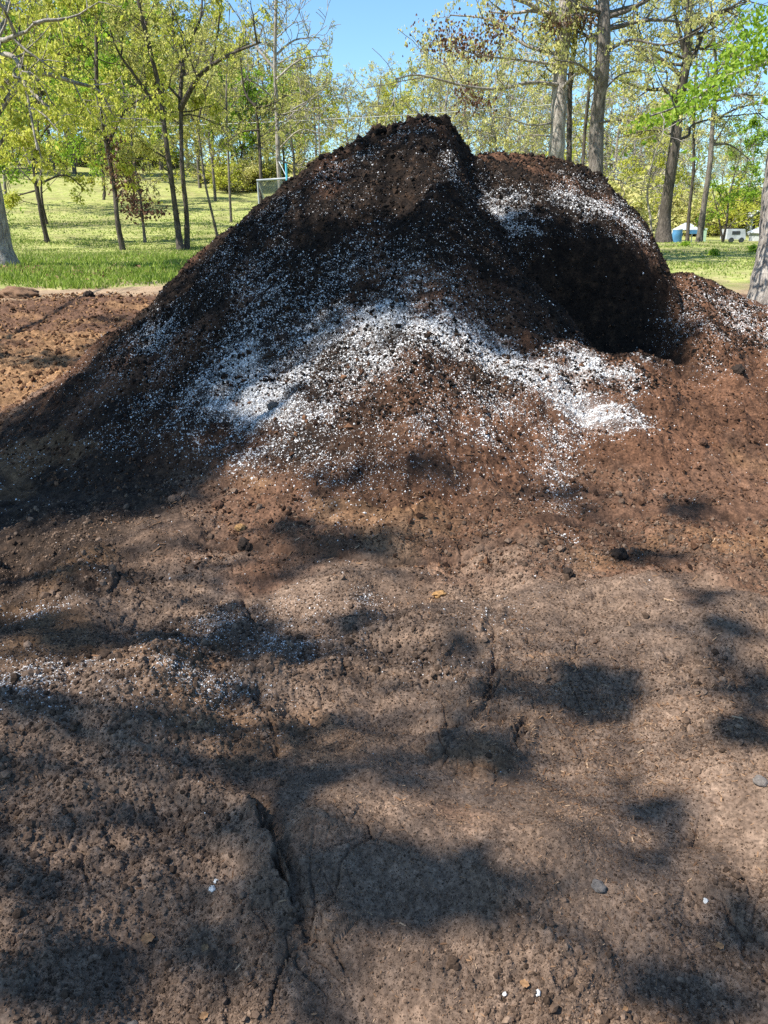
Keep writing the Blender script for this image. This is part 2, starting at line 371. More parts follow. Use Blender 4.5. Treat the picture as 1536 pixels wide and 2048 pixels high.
# ------------------------------------------------------------------ ground sheet
def tint(me, x, y, m):
    r = np.hypot(x, y); az = np.arctan2(x, y)
    n1 = fbm(x, y, 0.9, 4, 111); n2 = fbm(x, y, 2.5, 4, 121)
    comp_shade = sstep(0.30, 0.85, m + 0.35 * n1 + 0.28 * sstep(0.3, -1.2, x) - 0.25 * sstep(0.6, 1.6, x) * sstep(6.0, 5.2, y))
    comp_shade = np.maximum(comp_shade, 0.75 * sstep(0.1, 0.55, n1 + 0.1) * sstep(-0.6, -1.6, x) * sstep(6.5, 5, r))
    comp_shade = np.maximum(comp_shade, 0.9 * sstep(-0.9, -1.6, x + 0.3 * n1) * sstep(3.1, 3.7, r + 0.35 * n2) * sstep(7.2, 6.4, r))
    comp_shade = comp_shade * (1 - 0.85 * sstep(2.25, 2.6, x) * sstep(7.9, 7.2, y))
    comp_shade = comp_shade * (1 - 0.75 * sstep(0.1, 0.6, fbm(x, y, 1.2, 3, 141)) * (m > 0.2))
    red = np.clip(sstep(0.02, 0.22, m + 0.10 * n2), 0, 1)
    red = np.maximum(red, 0.35 * sstep(0.1, 0.6, n1) * sstep(9, 3, r))
    red = np.maximum(red, 0.85 * sstep(3.15, 3.75, r + 0.35 * n2) * sstep(-1.5, -0.7, x + 0.3 * n1) * (r < 6.5))
    far = sstep(6.0, 7.5, r) * sstep(15.2, 13.8, r + 0.6 * n1) * (m < 0.05)
    red = np.maximum(red, far * 0.8)
    ora = far * sstep(0.0, 0.4, 0.6 * n1 + 0.35 * sstep(11.5, 9.5, r)) * 0.9
    ora = np.maximum(ora, 0.35 * sstep(0.15, 0.5, n1) * (r < 6) * (m < 0.2))
    tan = sstep(13.6, 14.4, r + 0.5 * n1) * sstep(17.0, 15.0, r + 1.2 * n1)
    gr = sstep(14.8 - 0.8 * (az > 0.2), 16.4 + 1.5 * (az > 0.2), r + 1.5 * n1 + 0.4 * n2)
    gr = gr * (1 - 0.35 * sstep(0.1, 0.5, fbm(x, y, 0.22, 3, 131)))
    comp_shade = np.maximum(comp_shade, np.exp(-(((x - 1.78) / 0.68) ** 6 + ((y - 6.28) / 0.34) ** 6)))  # blackens the inside of the bite: its shade painted into the soil colour
    for nm, v in (('compost', comp_shade), ('red', red), ('orange', ora), ('tan', tan), ('grassy', gr)): attr(me, nm, v)

rad = np.concatenate([np.linspace(0.0, 0.75, 14)[:-1], np.exp(np.linspace(math.log(0.75), math.log(5.2), 640)), np.exp(np.linspace(math.log(5.2), math.log(15.5), 260))[1:],
                      np.exp(np.linspace(math.log(15.5), math.log(900), 170))[1:]])
ang = np.concatenate([np.linspace(-math.pi, -0.62, 70)[:-1], np.linspace(-0.62, 0.62, 760), np.linspace(0.62, math.pi, 70)[1:]])
RR, AA = np.meshgrid(rad, ang, indexing='ij')
gx, gy = RR * np.sin(AA), RR * np.cos(AA)
gz = ground_z(gx, gy)
gm = mound(gx, gy)
gz = gz - 0.10 * sstep(0.25, 0.6, gm)           # the ground sheet stays under the pile
me = mesh_np('ground', np.stack([gx, gy, gz], -1).reshape(-1, 3), grid_faces(len(rad), len(ang))[:, ::-1])
tint(me, gx.ravel(), gy.ravel(), np.clip(gm, 0, 9).ravel())
put('ground', me, SOIL, kind='structure', label='trodden brown earth in front of the pile running back into lawn')

# ------------------------------------------------------------------ the pile
px_ = np.linspace(-4.5, 5.4, 1240)
py_ = np.concatenate([np.linspace(2.95, 8.2, 800), np.linspace(8.2, 11.4, 120)[1:]])
PX, PY = np.meshgrid(px_, py_)
PM = mound(PX, PY)
PZ = pile_z(PX, PY)
PZ = np.where(PM < 0.03, PZ - 0.06 * sstep(0.03, 0.0, PM), PZ)
ok = np.ones(PZ.shape, bool)
F = grid_faces(len(py_), len(px_))
keep = (PM.ravel()[F] > -0.03).any(1)
F = F[keep]
used = np.unique(F); remap = np.full(PZ.size, -1, np.int64); remap[used] = np.arange(len(used))
me = mesh_np('compost_pile', np.stack([PX, PY + undercut(PX, PY), PZ], -1).reshape(-1, 3)[used], remap[F])
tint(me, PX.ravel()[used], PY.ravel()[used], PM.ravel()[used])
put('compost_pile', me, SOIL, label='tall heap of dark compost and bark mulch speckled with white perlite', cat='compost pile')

def surf(x, y):
    """top of pile or ground, sampled from the built meshes' functions"""
    m = mound(x, y)
    return np.where(m > 0.03, pile_z(x, y), ground_z(x, y))

# depth map of the big forms, to find where a pixel of the photograph lies on the land
DW, DH = 192, 256
def raycast(px, py, tmax=30.0):
    d = ray(px, py); t = np.full(d.shape[0], 0.7); hit = np.zeros(d.shape[0], bool)
    tp = t.copy()
    for k in range(420):
        p = EYE + d * t[:, None]
        below = p[:, 2] < G(p[:, 0], p[:, 1]) + np.maximum(mound(p[:, 0], p[:, 1]), 0)
        new = below & ~hit; hit |= new
        adv = ~hit & (t < tmax)
        if not adv.any(): break
        tp = np.where(adv, t, tp); t = np.where(adv, t * 1.011, t)
    t = np.where(hit, (t + tp) / 2, np.nan)
    return t
ux = (np.arange(DW) + 0.5) * 8; uy = 200 + (np.arange(DH - 25) + 0.5) * 8
UX, UY = np.meshgrid(ux, uy)
DEPTH = raycast(UX.ravel(), UY.ravel()).reshape(UX.shape)
def land(px, py):
    """photograph pixels -> world points on the land (nan where the ray misses)"""
    px = np.asarray(px, float); py = np.asarray(py, float)
    fx = np.clip(px / 8 - 0.5, 0, DW - 1.001); fy = np.clip((py - 200) / 8 - 0.5, 0, DEPTH.shape[0] - 1.001)
    ix = fx.astype(int); iy = fy.astype(int); a = fx - ix; b = fy - iy
    t = (DEPTH[iy, ix] * (1 - a) + DEPTH[iy, ix + 1] * a) * (1 - b) + (DEPTH[iy + 1, ix] * (1 - a) + DEPTH[iy + 1, ix + 1] * a) * b
    return EYE + ray(px, py) * t[..., None]

# ------------------------------------------------------------------ scatter of small loose stuff
PYR_V = np.array([[1, 0, 0], [0, 1, 0], [-1, 0, 0], [0, -1, 0], [0, 0, 1.0], [0, 0, -1.0]]); PYR_F = np.array([[0, 1, 4], [1, 2, 4], [2, 3, 4], [3, 0, 4], [1, 0, 5], [2, 1, 5], [3, 2, 5], [0, 3, 5]])
_t = (1 + 5 ** 0.5) / 2
ICO_V = np.array([[-1, _t, 0], [1, _t, 0], [-1, -_t, 0], [1, -_t, 0], [0, -1, _t], [0, 1, _t], [0, -1, -_t], [0, 1, -_t], [_t, 0, -1], [_t, 0, 1], [-_t, 0, -1], [-_t, 0, 1]]) / 1.9
ICO_F = np.array([[0, 11, 5], [0, 5, 1], [0, 1, 7], [0, 7, 10], [0, 10, 11], [1, 5, 9], [5, 11, 4], [11, 10, 2], [10, 7, 6], [7, 1, 8], [3, 9, 4], [3, 4, 2], [3, 2, 6], [3, 6, 8], [3, 8, 9], [4, 9, 5], [2, 4, 11], [6, 2, 10], [8, 6, 7], [9, 8, 1]])
def rotmats(n):
    q = rng.normal(size=(n, 4)); q /= np.linalg.norm(q, axis=1)[:, None]; a, b, c, d = q.T
    return np.stack([1 - 2 * (c * c + d * d), 2 * (b * c - a * d), 2 * (b * d + a * c), 2 * (b * c + a * d), 1 - 2 * (b * b + d * d), 2 * (c * d - a * b),
                     2 * (b * d - a * c), 2 * (c * d + a * b), 1 - 2 * (b * b + c * c)], -1).reshape(n, 3, 3)
def scatter(name, P, S, TV, TF, mat, jit=0.3, squash=(1, 1, 0.8), smooth=False, flat=False, **kw):
    n = len(P); P = np.array(P); P[:, 1] += undercut(P[:, 0], P[:, 1])
    V = TV[None] * (1 + jit * rng.normal(size=(n, len(TV), 1)).clip(-1.5, 1.5)) * np.asarray(squash)
    if flat:
        a = rng.uniform(0, 2 * np.pi, n); tl = rng.normal(0, 0.35, n); ca, sa = np.cos(a), np.sin(a)
        Rm = np.zeros((n, 3, 3)); Rm[:, 0, 0] = ca; Rm[:, 0, 1] = -sa; Rm[:, 1, 0] = sa; Rm[:, 1, 1] = ca; Rm[:, 2, 2] = 1
        T = np.zeros((n, 3, 3)); T[:, 0, 0] = np.cos(tl); T[:, 0, 2] = np.sin(tl); T[:, 2, 0] = -np.sin(tl); T[:, 2, 2] = np.cos(tl); T[:, 1, 1] = 1
        Rm = Rm @ T
    else: Rm = rotmats(n)
    V = np.einsum('nij,nkj->nki', Rm, V) * np.asarray(S)[:, None, None] + P[:, None, :]
    Fc = (TF[None] + (np.arange(n) * len(TV))[:, None, None]).reshape(-1, TF.shape[1])
    me = mesh_np(name, V.reshape(-1, 3), Fc, smooth)
    return put(name, me, mat, kind='stuff', **kw)

def pick(blobs, total):
    """blobs: (px, py, sx, sy, weight, tilt degrees); returns land points drawn from them"""
    wgt = np.array([b[4] * b[2] * b[3] for b in blobs], float); cnt = rng.multinomial(total, wgt / wgt.sum())
    X, Y = [], []
    for (cx, cy_, sx, sy, _, tl), c in zip(blobs, cnt):
        u = rng.normal(0, 0.62, c) * sx; v = rng.normal(0, 0.62, c) * sy; a = R(tl)
        X.append(cx + u * math.cos(a) - v * math.sin(a)); Y.append(cy_ + u * math.sin(a) + v * math.cos(a))
    X = np.concatenate(X); Y = np.concatenate(Y)
    k = (X > -60) & (X < 1600) & (Y > 215) & (Y < 2060)
    P = land(X[k].clip(0, 1535), Y[k]); P = P[~np.isnan(P[:, 0])]
    return P[np.hypot(P[:, 0], P[:, 1]) < 12]

PS = [(730, 655, 60, 22, 3.0, -8), (800, 650, 70, 26, 5, -4), (880, 655, 60, 30, 7, 15), (945, 682, 60, 32, 9, 28), (1010, 722, 60, 32, 9, 34), (1075, 765, 60, 32, 8, 32), (1140, 803, 60, 28, 6, 24), (1205, 828, 60, 22, 4.5, 14), (1270, 842, 45, 16, 3.5, 10)]
PB = [  # where the perlite lies (photograph pixels: centre, half widths, density, tilt)
    (780, 665, 110, 40, 3.5, 0), (1110, 860, 60, 45, 1.4, 0),
    (700, 720, 90, 60, 2.2, -30), (760, 720, 60, 40, 3, 0), (660, 790, 60, 40, 2.0, -40),
    (455, 800, 75, 55, 7.5, -20), (500, 735, 70, 50, 4.5, 0), (575, 775, 75, 75, 4.5, 0), (560, 850, 80, 50, 3.2, 10), (505, 905, 90, 34, 2.0, 0), (500, 945, 60, 22, 1.0, 0), (610, 680, 70, 45, 1.2, 0),
    (1165, 722, 75, 24, 9, 22), (1215, 765, 70, 36, 3.6, 20), (1270, 735, 70, 32, 2.6, -25), (1330, 660, 40, 60, 3.2, 20),
    (1175, 395, 70, 32, 10, 15), (1245, 420, 60, 50, 7, 30), (1250, 490, 55, 50, 5.0, 10), (1110, 450, 90, 50, 3.2, 10), (1030, 430, 90, 40, 2.6, 30), (1140, 342, 45, 10, 5, 10),
    (930, 350, 90, 14, 3.0, 55), (1000, 440, 90, 16, 4.0, 45), (1080, 500, 50, 34, 1.8, 30), 
    (1340, 515, 35, 14, 7, 45), (1400, 560, 60, 25, 4.0, 35), (1480, 615, 75, 34, 9.0, 25), (1440, 650, 90, 40, 3.6, 20), (1510, 640, 50, 30, 4, 0), (1430, 700, 60, 50, 1.2, 0),
    (300, 690, 42, 90, 4.5, 10), (330, 640, 40, 40, 2.2, 0), (165, 732, 40, 8, 4.5, -40), (230, 700, 70, 40, 1.5, -40),
    (700, 540, 200, 90, 0.75, -20), (560, 560, 130, 80, 0.9, -35), (860, 580, 120, 50, 1.0, 15), (470, 610, 110, 70, 0.8, -40), (420, 520, 90, 30, 1.8, -38), (560, 410, 110, 26, 1.6, -38), (700, 330, 140, 22, 1.5, -20), (820, 285, 100, 20, 1.6, 8), (640, 630, 120, 60, 0.9, -20),
    (900, 310, 26, 60, 1.8, -20), (350, 820, 90, 60, 0.4, 0), (200, 800, 120, 90, 0.2, 0), (960, 872, 45, 16, 4.0, 15), (840, 870, 60, 30, 1.0, 0), (830, 820, 90, 50, 0.8, 0), (860, 760, 80, 40, 1.5, 20), (1000, 820, 80, 50, 1.6, 0),
    (1110, 930, 40, 60, 0.9, 0), (1130, 1020, 30, 60, 0.9, 0), (1150, 1095, 40, 22, 1.5, 0), (640, 940, 120, 50, 0.35, 0), (800, 950, 160, 70, 0.22, 0),
    (540, 1270, 110, 45, 2.6, 0), (430, 1250, 60, 22, 2.6, -10), (740, 1225, 36, 28, 2.6, 0), (330, 1310, 110, 20, 1.8, -8), (55, 1370, 75, 45, 3.2, 0), (230, 1375, 170, 36, 1.7, 0), (430, 1390, 90, 32, 1.8, 0), (150, 1440, 130, 30, 0.5, 0), (620, 1230, 120, 30, 0.5, 0), (950, 1240, 90, 40, 0.35, 0), (80, 1210, 70, 20, 0.6, 0), (200, 1150, 60, 14, 0.6, 0),
    (280, 1460, 180, 60, 0.08, 0), (480, 1470, 120, 30, 0.15, 0), (880, 1330, 120, 40, 0.12, 0), (50, 780, 60, 10, 0.5, 0), (60, 930, 90, 60, 0.2, 0), (230, 880, 90, 30, 0.4, 0), (768, 640, 520, 330, 0.20, 0), (640, 1150, 600, 300, 0.012, 0),
]
P = pick(PB, 300000)
q = np.stack([rng.uniform(-3.6, 4.6, 9000), rng.uniform(3.6, 10.4, 9000)], 1)
q = q[mound(q[:, 0], q[:, 1]) > 0.25]
P = np.concatenate([P[:, :2] + rng.normal(0, 0.012, (len(P), 2)), q])
PSP = pick(PS, 46000)
sl = np.hypot(mound(P[:, 0] + .03, P[:, 1]) - mound(P[:, 0] - .03, P[:, 1]), mound(P[:, 0], P[:, 1] + .03) - mound(P[:, 0], P[:, 1] - .03)) / 0.06
P = P[rng.random(len(P)) < np.clip(1.15 - sstep(0.95, 1.9, sl), 0.10, 1) * (1 - 0.96 * np.exp(-(((P[:, 0] - 1.78) / 0.66) ** 4 + ((P[:, 1] - 6.33) / 0.37) ** 6)))]
dens = fbm(P[:, 0], P[:, 1], 2.6, 5, 201, 0.58)               # it lies in clots and streaks
P = P[rng.random(len(P)) < np.clip(0.66 + 0.95 * dens, 0.06, 1)]
P = np.concatenate([P, PSP[rng.random(len(PSP)) < np.clip(0.85 + 0.5 * fbm(PSP[:, 0], PSP[:, 1], 5.0, 3, 211), 0.2, 1)][:, :2]])
S = np.clip(rng.lognormal(math.log(0.0025), 0.52, len(P)), 0.0014, 0.010) * np.clip(np.hypot(P[:, 0], P[:, 1]) / 4.5, 0.6, 1.0)
Z = surf(P[:, 0], P[:, 1])
# the powder that comes with the grains greys the soil under them
HX, HY = np.linspace(-4, 5, 226), np.linspace(0.6, 11, 261)
Hh, _, _ = np.histogram2d(P[:, 0], P[:, 1], bins=(HX, HY), weights=S * S / 3e-5)
for _ in range(2): Hh = (Hh + np.roll(Hh, 1, 0) + np.roll(Hh, -1, 0) + np.roll(Hh, 1, 1) + np.roll(Hh, -1, 1)) / 5
for me_ in (bpy.data.meshes['ground'], bpy.data.meshes['compost_pile']):
    cc = np.zeros(len(me_.vertices) * 3, np.float32); me_.vertices.foreach_get('co', cc); cc = cc.reshape(-1, 3)
    ii = np.clip(((cc[:, 0] + 4) / 0.04).astype(int), 0, 224); jj = np.clip(((cc[:, 1] - 0.6) / 0.04).astype(int), 0, 259)
    dv = Hh[ii, jj] * (np.abs(cc[:, 0] - .5) < 4.4) * (cc[:, 1] > 0.7) * (cc[:, 1] < 10.9)
    attr(me_, 'dust', np.clip(0.42 * sstep(3, 75, dv), 0, 0.42))
scatter('perlite_grains', np.column_stack([P, Z - 0.05 * S]), S, PYR_V, PYR_F, PERLITE, 0.25, (1, 1, 0.8), label='white perlite grains strewn over the compost pile and the earth before it', cat='perlite')

# crumbs: dirt on the trodden ground, red bark fines at the toe, black compost on the pile
def polar(n, r0, r1, a=0.62):
    r = np.exp(rng.uniform(math.log(r0), math.log(r1), n)) ; t = rng.uniform(-a, a, n)
    return r * np.sin(t), r * np.cos(t)
x, y = polar(80000, 0.8, 4.6)
k = (mound(x, y) < 0.16) & (rng.random(len(x)) < np.clip(roughness(x, y) ** 2 * 1.5 - 0.15, 0.03, 1))
x, y = x[k], y[k]; S = np.clip(rng.lognormal(math.log(0.0034), 0.58, len(x)), 0.0016, 0.018) * np.clip(np.hypot(x, y) / 2.2, 0.7, 1.3)
scatter('dirt_crumbs', np.column_stack([x, y, surf(x, y) + 0.1 * S]), S, ICO_V, ICO_F, CRUMB_D, 0.16, (1, 1, 0.75), label='loose brown crumbs of earth lying on the trodden ground', cat='soil crumbs')
x, y = polar(230000, 0.85, 4.2)
k = (mound(x, y) < 0.10) & (rng.random(len(x)) < np.clip(0.75 + 0.5 * fbm(x, y, 2.4, 3, 95), 0.15, 1)); x, y = x[k], y[k]
S = np.clip(rng.lognormal(math.log(0.0019), 0.42, len(x)), 0.001, 0.006) * np.clip(np.hypot(x, y) / 1.9, 0.75, 1.6)
scatter('earth_grains', np.column_stack([x, y, surf(x, y) + 0.1 * S]), S, PYR_V, PYR_F, CRUMB_D, 0.25, (1.1, 0.9, 0.8), label='fine brown grains of earth covering the trodden ground', cat='soil grains')
x = rng.uniform(-3.9, 4.8, 60000); y = rng.uniform(3.2, 7.2, 60000); m = mound(x, y)
k = ((m > 0.02) | ((np.hypot(x, y) > 3.4) & (x > -1.0) & (np.hypot(x, y) < 6))) & (m < 0.75) & (rng.random(len(x)) < 0.75); x, y = x[k], y[k]
S = np.clip(rng.lognormal(math.log(0.0058), 0.5, len(x)), 0.003, 0.026)
scatter('bark_crumbs', np.column_stack([x, y, surf(x, y) + 0.15 * S]), S, PYR_V, PYR_F, CRUMB_R, 0.25, (1.2, 0.8, 0.7), label='reddish brown bark fines covering the foot of the pile', cat='bark fines')
x = rng.uniform(-3.2, 3.4, 120000); y = rng.uniform(4.0, 8.6, 120000); m = mound(x, y)
k = (m > 0.5); x, y, m = x[k], y[k], m[k]
S = np.clip(rng.lognormal(math.log(0.0056), 0.50, len(x)), 0.003, 0.026)
scatter('compost_crumbs', np.column_stack([x, y, surf(x, y) + 0.2 * S]), S, PYR_V, PYR_F, CRUMB_B, 0.25, (1.1, 0.9, 0.8), label='black crumbs of compost covering the upper pile', cat='compost crumbs')
x = np.concatenate([rng.uniform(-0.9, 0.75, 700), rng.uniform(0.7, 2.3, 400)]); y = np.concatenate([rng.normal(7.25, 0.12, 700), rng.normal(7.55, 0.16, 400)])
S = np.clip(rng.lognormal(math.log(0.012), 0.5, len(x)), 0.005, 0.04) * np.where(x > 0.75, 0.7, 1)
scatter('crest_clots', np.column_stack([x, y, surf(x, y) + 0.3 * S]), S, ICO_V, ICO_F, CRUMB_B, 0.2, (1, 1, 0.9), label='clotted black lumps along the ragged crest of the pile', cat='compost crumbs')
x = rng.uniform(-9, -2.4, 16000); y = rng.uniform(5.5, 15.0, 16000)
k = (mound(x, y) < 0.05) & (np.hypot(x, y) < 14.4); x, y = x[k], y[k]
S = np.clip(rng.lognormal(math.log(0.012), 0.55, len(x)), 0.005, 0.045)
scatter('turned_soil', np.column_stack([x, y, surf(x, y) + 0.1 * S]), S, ICO_V, ICO_F, CRUMB_O, 0.18, (1, 1, 0.7), label='lumpy turned soil in the dark strip between the pile and the lawn', cat='soil crumbs')
# chips of wood and bark
BOX_V = np.array([[-1, -.16, -.06], [1, -.22, -.06], [1, .18, -.06], [-1, .2, -.06], [-1, -.16, .06], [1, -.22, .06], [1, .18, .06], [-1, .2, .06]], float)
BOX_F = np.array([[0, 3, 2, 1], [4, 5, 6, 7], [0, 1, 5, 4], [1, 2, 6, 5], [2, 3, 7, 6], [3, 0, 4, 7]])
CB = [(1180, 1420, 260, 120, 2.2, 0), (1050, 1330, 160, 60, 1.5, 0), (1330, 1500, 200, 120, 1.2, 0), (1100, 1560, 200, 60, 0.9, 0), (900, 1050, 260, 60, 0.8, 0), (1250, 1700, 260, 200, 0.35, 0), (40, 1580, 60, 60, 1.2, 0),
      (300, 1080, 120, 60, 0.9, 0), (1380, 1080, 120, 60, 0.9, 0), (480, 1850, 220, 130, 0.35, 0), (1000, 1980, 400, 90, 0.25, 0), (768, 1400, 700, 400, 0.25, 0), (880, 1180, 40, 16, 2, 0), (100, 680, 110, 40, 3.0, 0), (700, 1010, 320, 90, 0.8, 0)]
P = pick(CB, 26000)
S = np.clip(rng.lognormal(math.log(0.0033), 0.55, len(P)), 0.0016, 0.016) * np.clip(np.hypot(P[:, 0], P[:, 1]) / 2.4, 0.75, 1.5)
scatter('wood_chips', np.column_stack([P[:, 0], P[:, 1], surf(P[:, 0], P[:, 1]) + 0.12 * S]), S, BOX_V, BOX_F, CHIP, 0.15, (1, 1, 1), flat=True, label='tan splinters of wood and bark scattered on the earth', cat='wood chips')

# ------------------------------------------------------------------ single clods, stones and dead leaves
def lump(name, px, py, size, mat, label, cat, squash=0.7, seed=0, group=None, sub=3):
    r_ = np.random.default_rng(seed + 5)
    V, F = ICO_V / np.linalg.norm(ICO_V[0]), ICO_F
    for _ in range(sub):
        e = {}; Vl = list(map(tuple, V)); nf = []
        def mid(a, b):
            key = (min(a, b), max(a, b))
            if key not in e:
                m_ = (np.array(Vl[a]) + np.array(Vl[b])) / 2; e[key] = len(Vl); Vl.append(tuple(m_ / np.linalg.norm(m_)))
            return e[key]
        for a, b, c in F:
            ab, bc, ca = mid(a, b), mid(b, c), mid(c, a); nf += [(a, ab, ca), (b, bc, ab), (c, ca, bc), (ab, bc, ca)]
        V, F = np.array(Vl), np.array(nf)
    o1, o2, o3 = r_.uniform(0, 50, 3)
    nz = 0.30 * perlin(V[:, 0] * 1.3 + o1, V[:, 1] * 1.3 + V[:, 2] + o2, 3) + (0.22 * perlin(V[:, 0] * 4 + V[:, 2] * 3 + o2, V[:, 1] * 4 + o3, 5) + 0.12 * perlin(V[:, 0] * 9 + V[:, 2] * 6, V[:, 1] * 9 + o1, 6)) * (0.25 if 'stone' in cat or 'pebble' in cat else 1)
    V = V * (1 + nz[:, None]) * np.array([1, r_.uniform(0.7, 1), squash]) * size
    a = r_.uniform(0, 6.28); V = V @ np.array([[math.cos(a), math.sin(a), 0], [-math.sin(a), math.cos(a), 0], [0, 0, 1]])
    p = land(np.array([px]), np.array([py]))[0]
    z = float(surf(np.array([p[0]]), np.array([p[1]]))[0])
    me = mesh_np(name, V, F, True)
    return put(name, me, mat, label=label, cat=cat, group=group, loc=(p[0], p[1], z + size * squash * 0.35))
def clodmat(name, c): 
    k = M(name); p = k.objc(); nz = k.noise(60, p, 6, 0.7)
    k.col(k.ramp(nz, [(0.3, tuple(v * 0.5 for v in c)), (0.7, tuple(v * 1.4 for v in c))])); k.rough(0.95); k.bump(nz, 0.8, 0.01); return k.m
CL_D = clodmat('clod_dark', (0.03, 0.021, 0.016)); CL_R = clodmat('clod_red', (0.085, 0.045, 0.028)); CL_O = clodmat('clod_orange', (0.30, 0.17, 0.07)); CL_B = clodmat('clod_brown', (0.12, 0.082, 0.06))
ST_G = clodmat('stone_grey', (0.15, 0.13, 0.115)); ST_W = clodmat('stone_white', (0.62, 0.60, 0.56))
g = 'clods of soil on and before the pile'
lump('soil_clod', 1236, 1117, 0.042, CL_D, 'round dark clod beside the last trail of perlite at the foot of the pile', 'clod', 0.8, 1, g)
lump('soil_clod', 1137, 1138, 0.030, CL_D, 'small dark clod just left of the round clod at the pile foot', 'clod', 0.7, 2, g)
lump('soil_clod', 482, 1064, 0.028, CL_O, 'small orange brown clod on the left foot of the pile', 'clod', 0.7, 3, g)
lump('soil_clod', 438, 1022, 0.034, CL_R, 'reddish clod above the orange one on the left foot of the pile', 'clod', 0.8, 4, g)
lump('soil_clod', 352, 1020, 0.035, CL_B, 'brown clod at the edge of the deep shade on the left of the pile', 'clod', 0.7, 5, g)
lump('soil_clod', 546, 826, 0.040, ST_G, 'grey brown clod sitting among the thick white perlite on the left', 'clod', 0.8, 6, g)
lump('soil_clod', 490, 1098, 0.045, CL_D, 'black clod below the orange one at the left foot of the pile', 'clod', 0.8, 7, g)
lump('soil_clod', 880, 1178, 0.032, CL_O, 'pale orange crumbled lump on the ground in the middle of the photo', 'clod', 0.5, 8, g)
lump('soil_clod', 178, 594, 0.085, CL_D, 'dark clod standing up from the edge of the turned soil strip', 'clod', 0.9, 9, g)
lump('soil_clod', 203, 596, 0.05, CL_R, 'smaller brown clod right of the dark one on the turned soil strip', 'clod', 0.9, 10, g)
lump('soil_clod', 1405, 890, 0.03, CL_R, 'small reddish clod low on the right slope of the pile', 'clod', 0.8, 11, g)
lump('soil_clod', 1475, 745, 0.06, CL_D, 'dark clod in a dent on the far right slope of the pile', 'clod', 0.8, 12, g)
lump('soil_mound', 36, 594, 0.34, clodmat('mound_soil', (0.17, 0.10, 0.06)), 'low cone of reddish soil on the tan strip at the left edge', 'soil mound', 0.36, 13)
lump('pebble', 1195, 1786, 0.020, ST_G, 'smooth grey oval pebble half sunk in the bare ground at the right', 'pebble', 0.45, 21, 'stones on the bare ground', 2)
lump('pebble', 1516, 1582, 0.022, ST_G, 'round tan pebble at the right edge of the photo', 'pebble', 0.6, 22, 'stones on the bare ground', 2)
lump('pebble', 257, 2014, 0.014, ST_G, 'pale round pebble near the bottom left corner', 'pebble', 0.6, 23, 'stones on the bare ground', 2)
lump('pebble', 433, 1766, 0.008, ST_W, 'upper of two white chips on the crumbly raised patch', 'stone chip', 0.6, 24, 'stones on the bare ground', 2)
lump('pebble', 425, 1782, 0.010, ST_W, 'lower of two white chips on the crumbly raised patch', 'stone chip', 0.5, 25, 'stones on the bare ground', 2)
lump('pebble', 1077, 1974, 0.0075, ST_W, 'bright white chip alone near the bottom edge right of centre', 'stone chip', 0.7, 26, 'stones on the bare ground', 2)
lump('pebble', 1415, 1783, 0.008, ST_W, 'small white chip right of the grey oval pebble', 'stone chip', 0.7, 27, 'stones on the bare ground', 2)
lump('pebble', 1012, 1965, 0.006, ST_W, 'cream crumb a hand left of the bright white chip', 'stone chip', 0.7, 28, 'stones on the bare ground', 2)
DEAD = plain('dry_leaf', (0.26, 0.145, 0.07), 0.8, 0, 0.45, 90)
def dry_leaf(px, py, L, a, label):
    L *= 0.72; p = land(np.array([px]), np.array([py]))[0]; n = 9; V = []; F = []
    for i in range(n):
        t = i / (n - 1); wd = 0.38 * math.sin(math.pi * min(1, t * 0.96 + 0.03)) ** 0.8 * (1 + 0.25 * math.sin(i * 2.3))
        for s in (-1, -0.5, 0, 0.5, 1): V.append((L * (t - 0.5), L * wd * s, L * (0.10 * s * s + 0.12 * math.sin(3 * t + 1))))
    F = grid_faces(n, 5)
    me = mesh_np('dry_leaf', np.array(V), F, True)
    z = float(surf(np.array([p[0]]), np.array([p[1]]))[0])
    o = put('dry_leaf', me, DEAD, label=label, cat='leaf', group='dead leaves on the ground', loc=(p[0], p[1], z + 0.012)); o.rotation_euler = (0.3, -0.1, a)
dry_leaf(291, 1847, 0.045, 0.3, 'broad tan dead leaf on the crumbly patch near the bottom left')
dry_leaf(408, 1943 - 60, 0.03, 1.2, 'small reddish dead leaf below the white chips')
dry_leaf(405, 2008, 0.028, 0.5, 'narrow curled dead leaf near the bottom edge left of centre')
dry_leaf(1255, 1992, 0.018, 0.2, 'tiny orange dead leaf near the bottom edge at the right')
dry_leaf(1445, 1868, 0.03, 0.0, 'flat brown dead leaf at the lower right')
dry_leaf(1050, 1968 - 8, 0.03, -0.4, 'thin bent dead leaf beside the bright white chip')

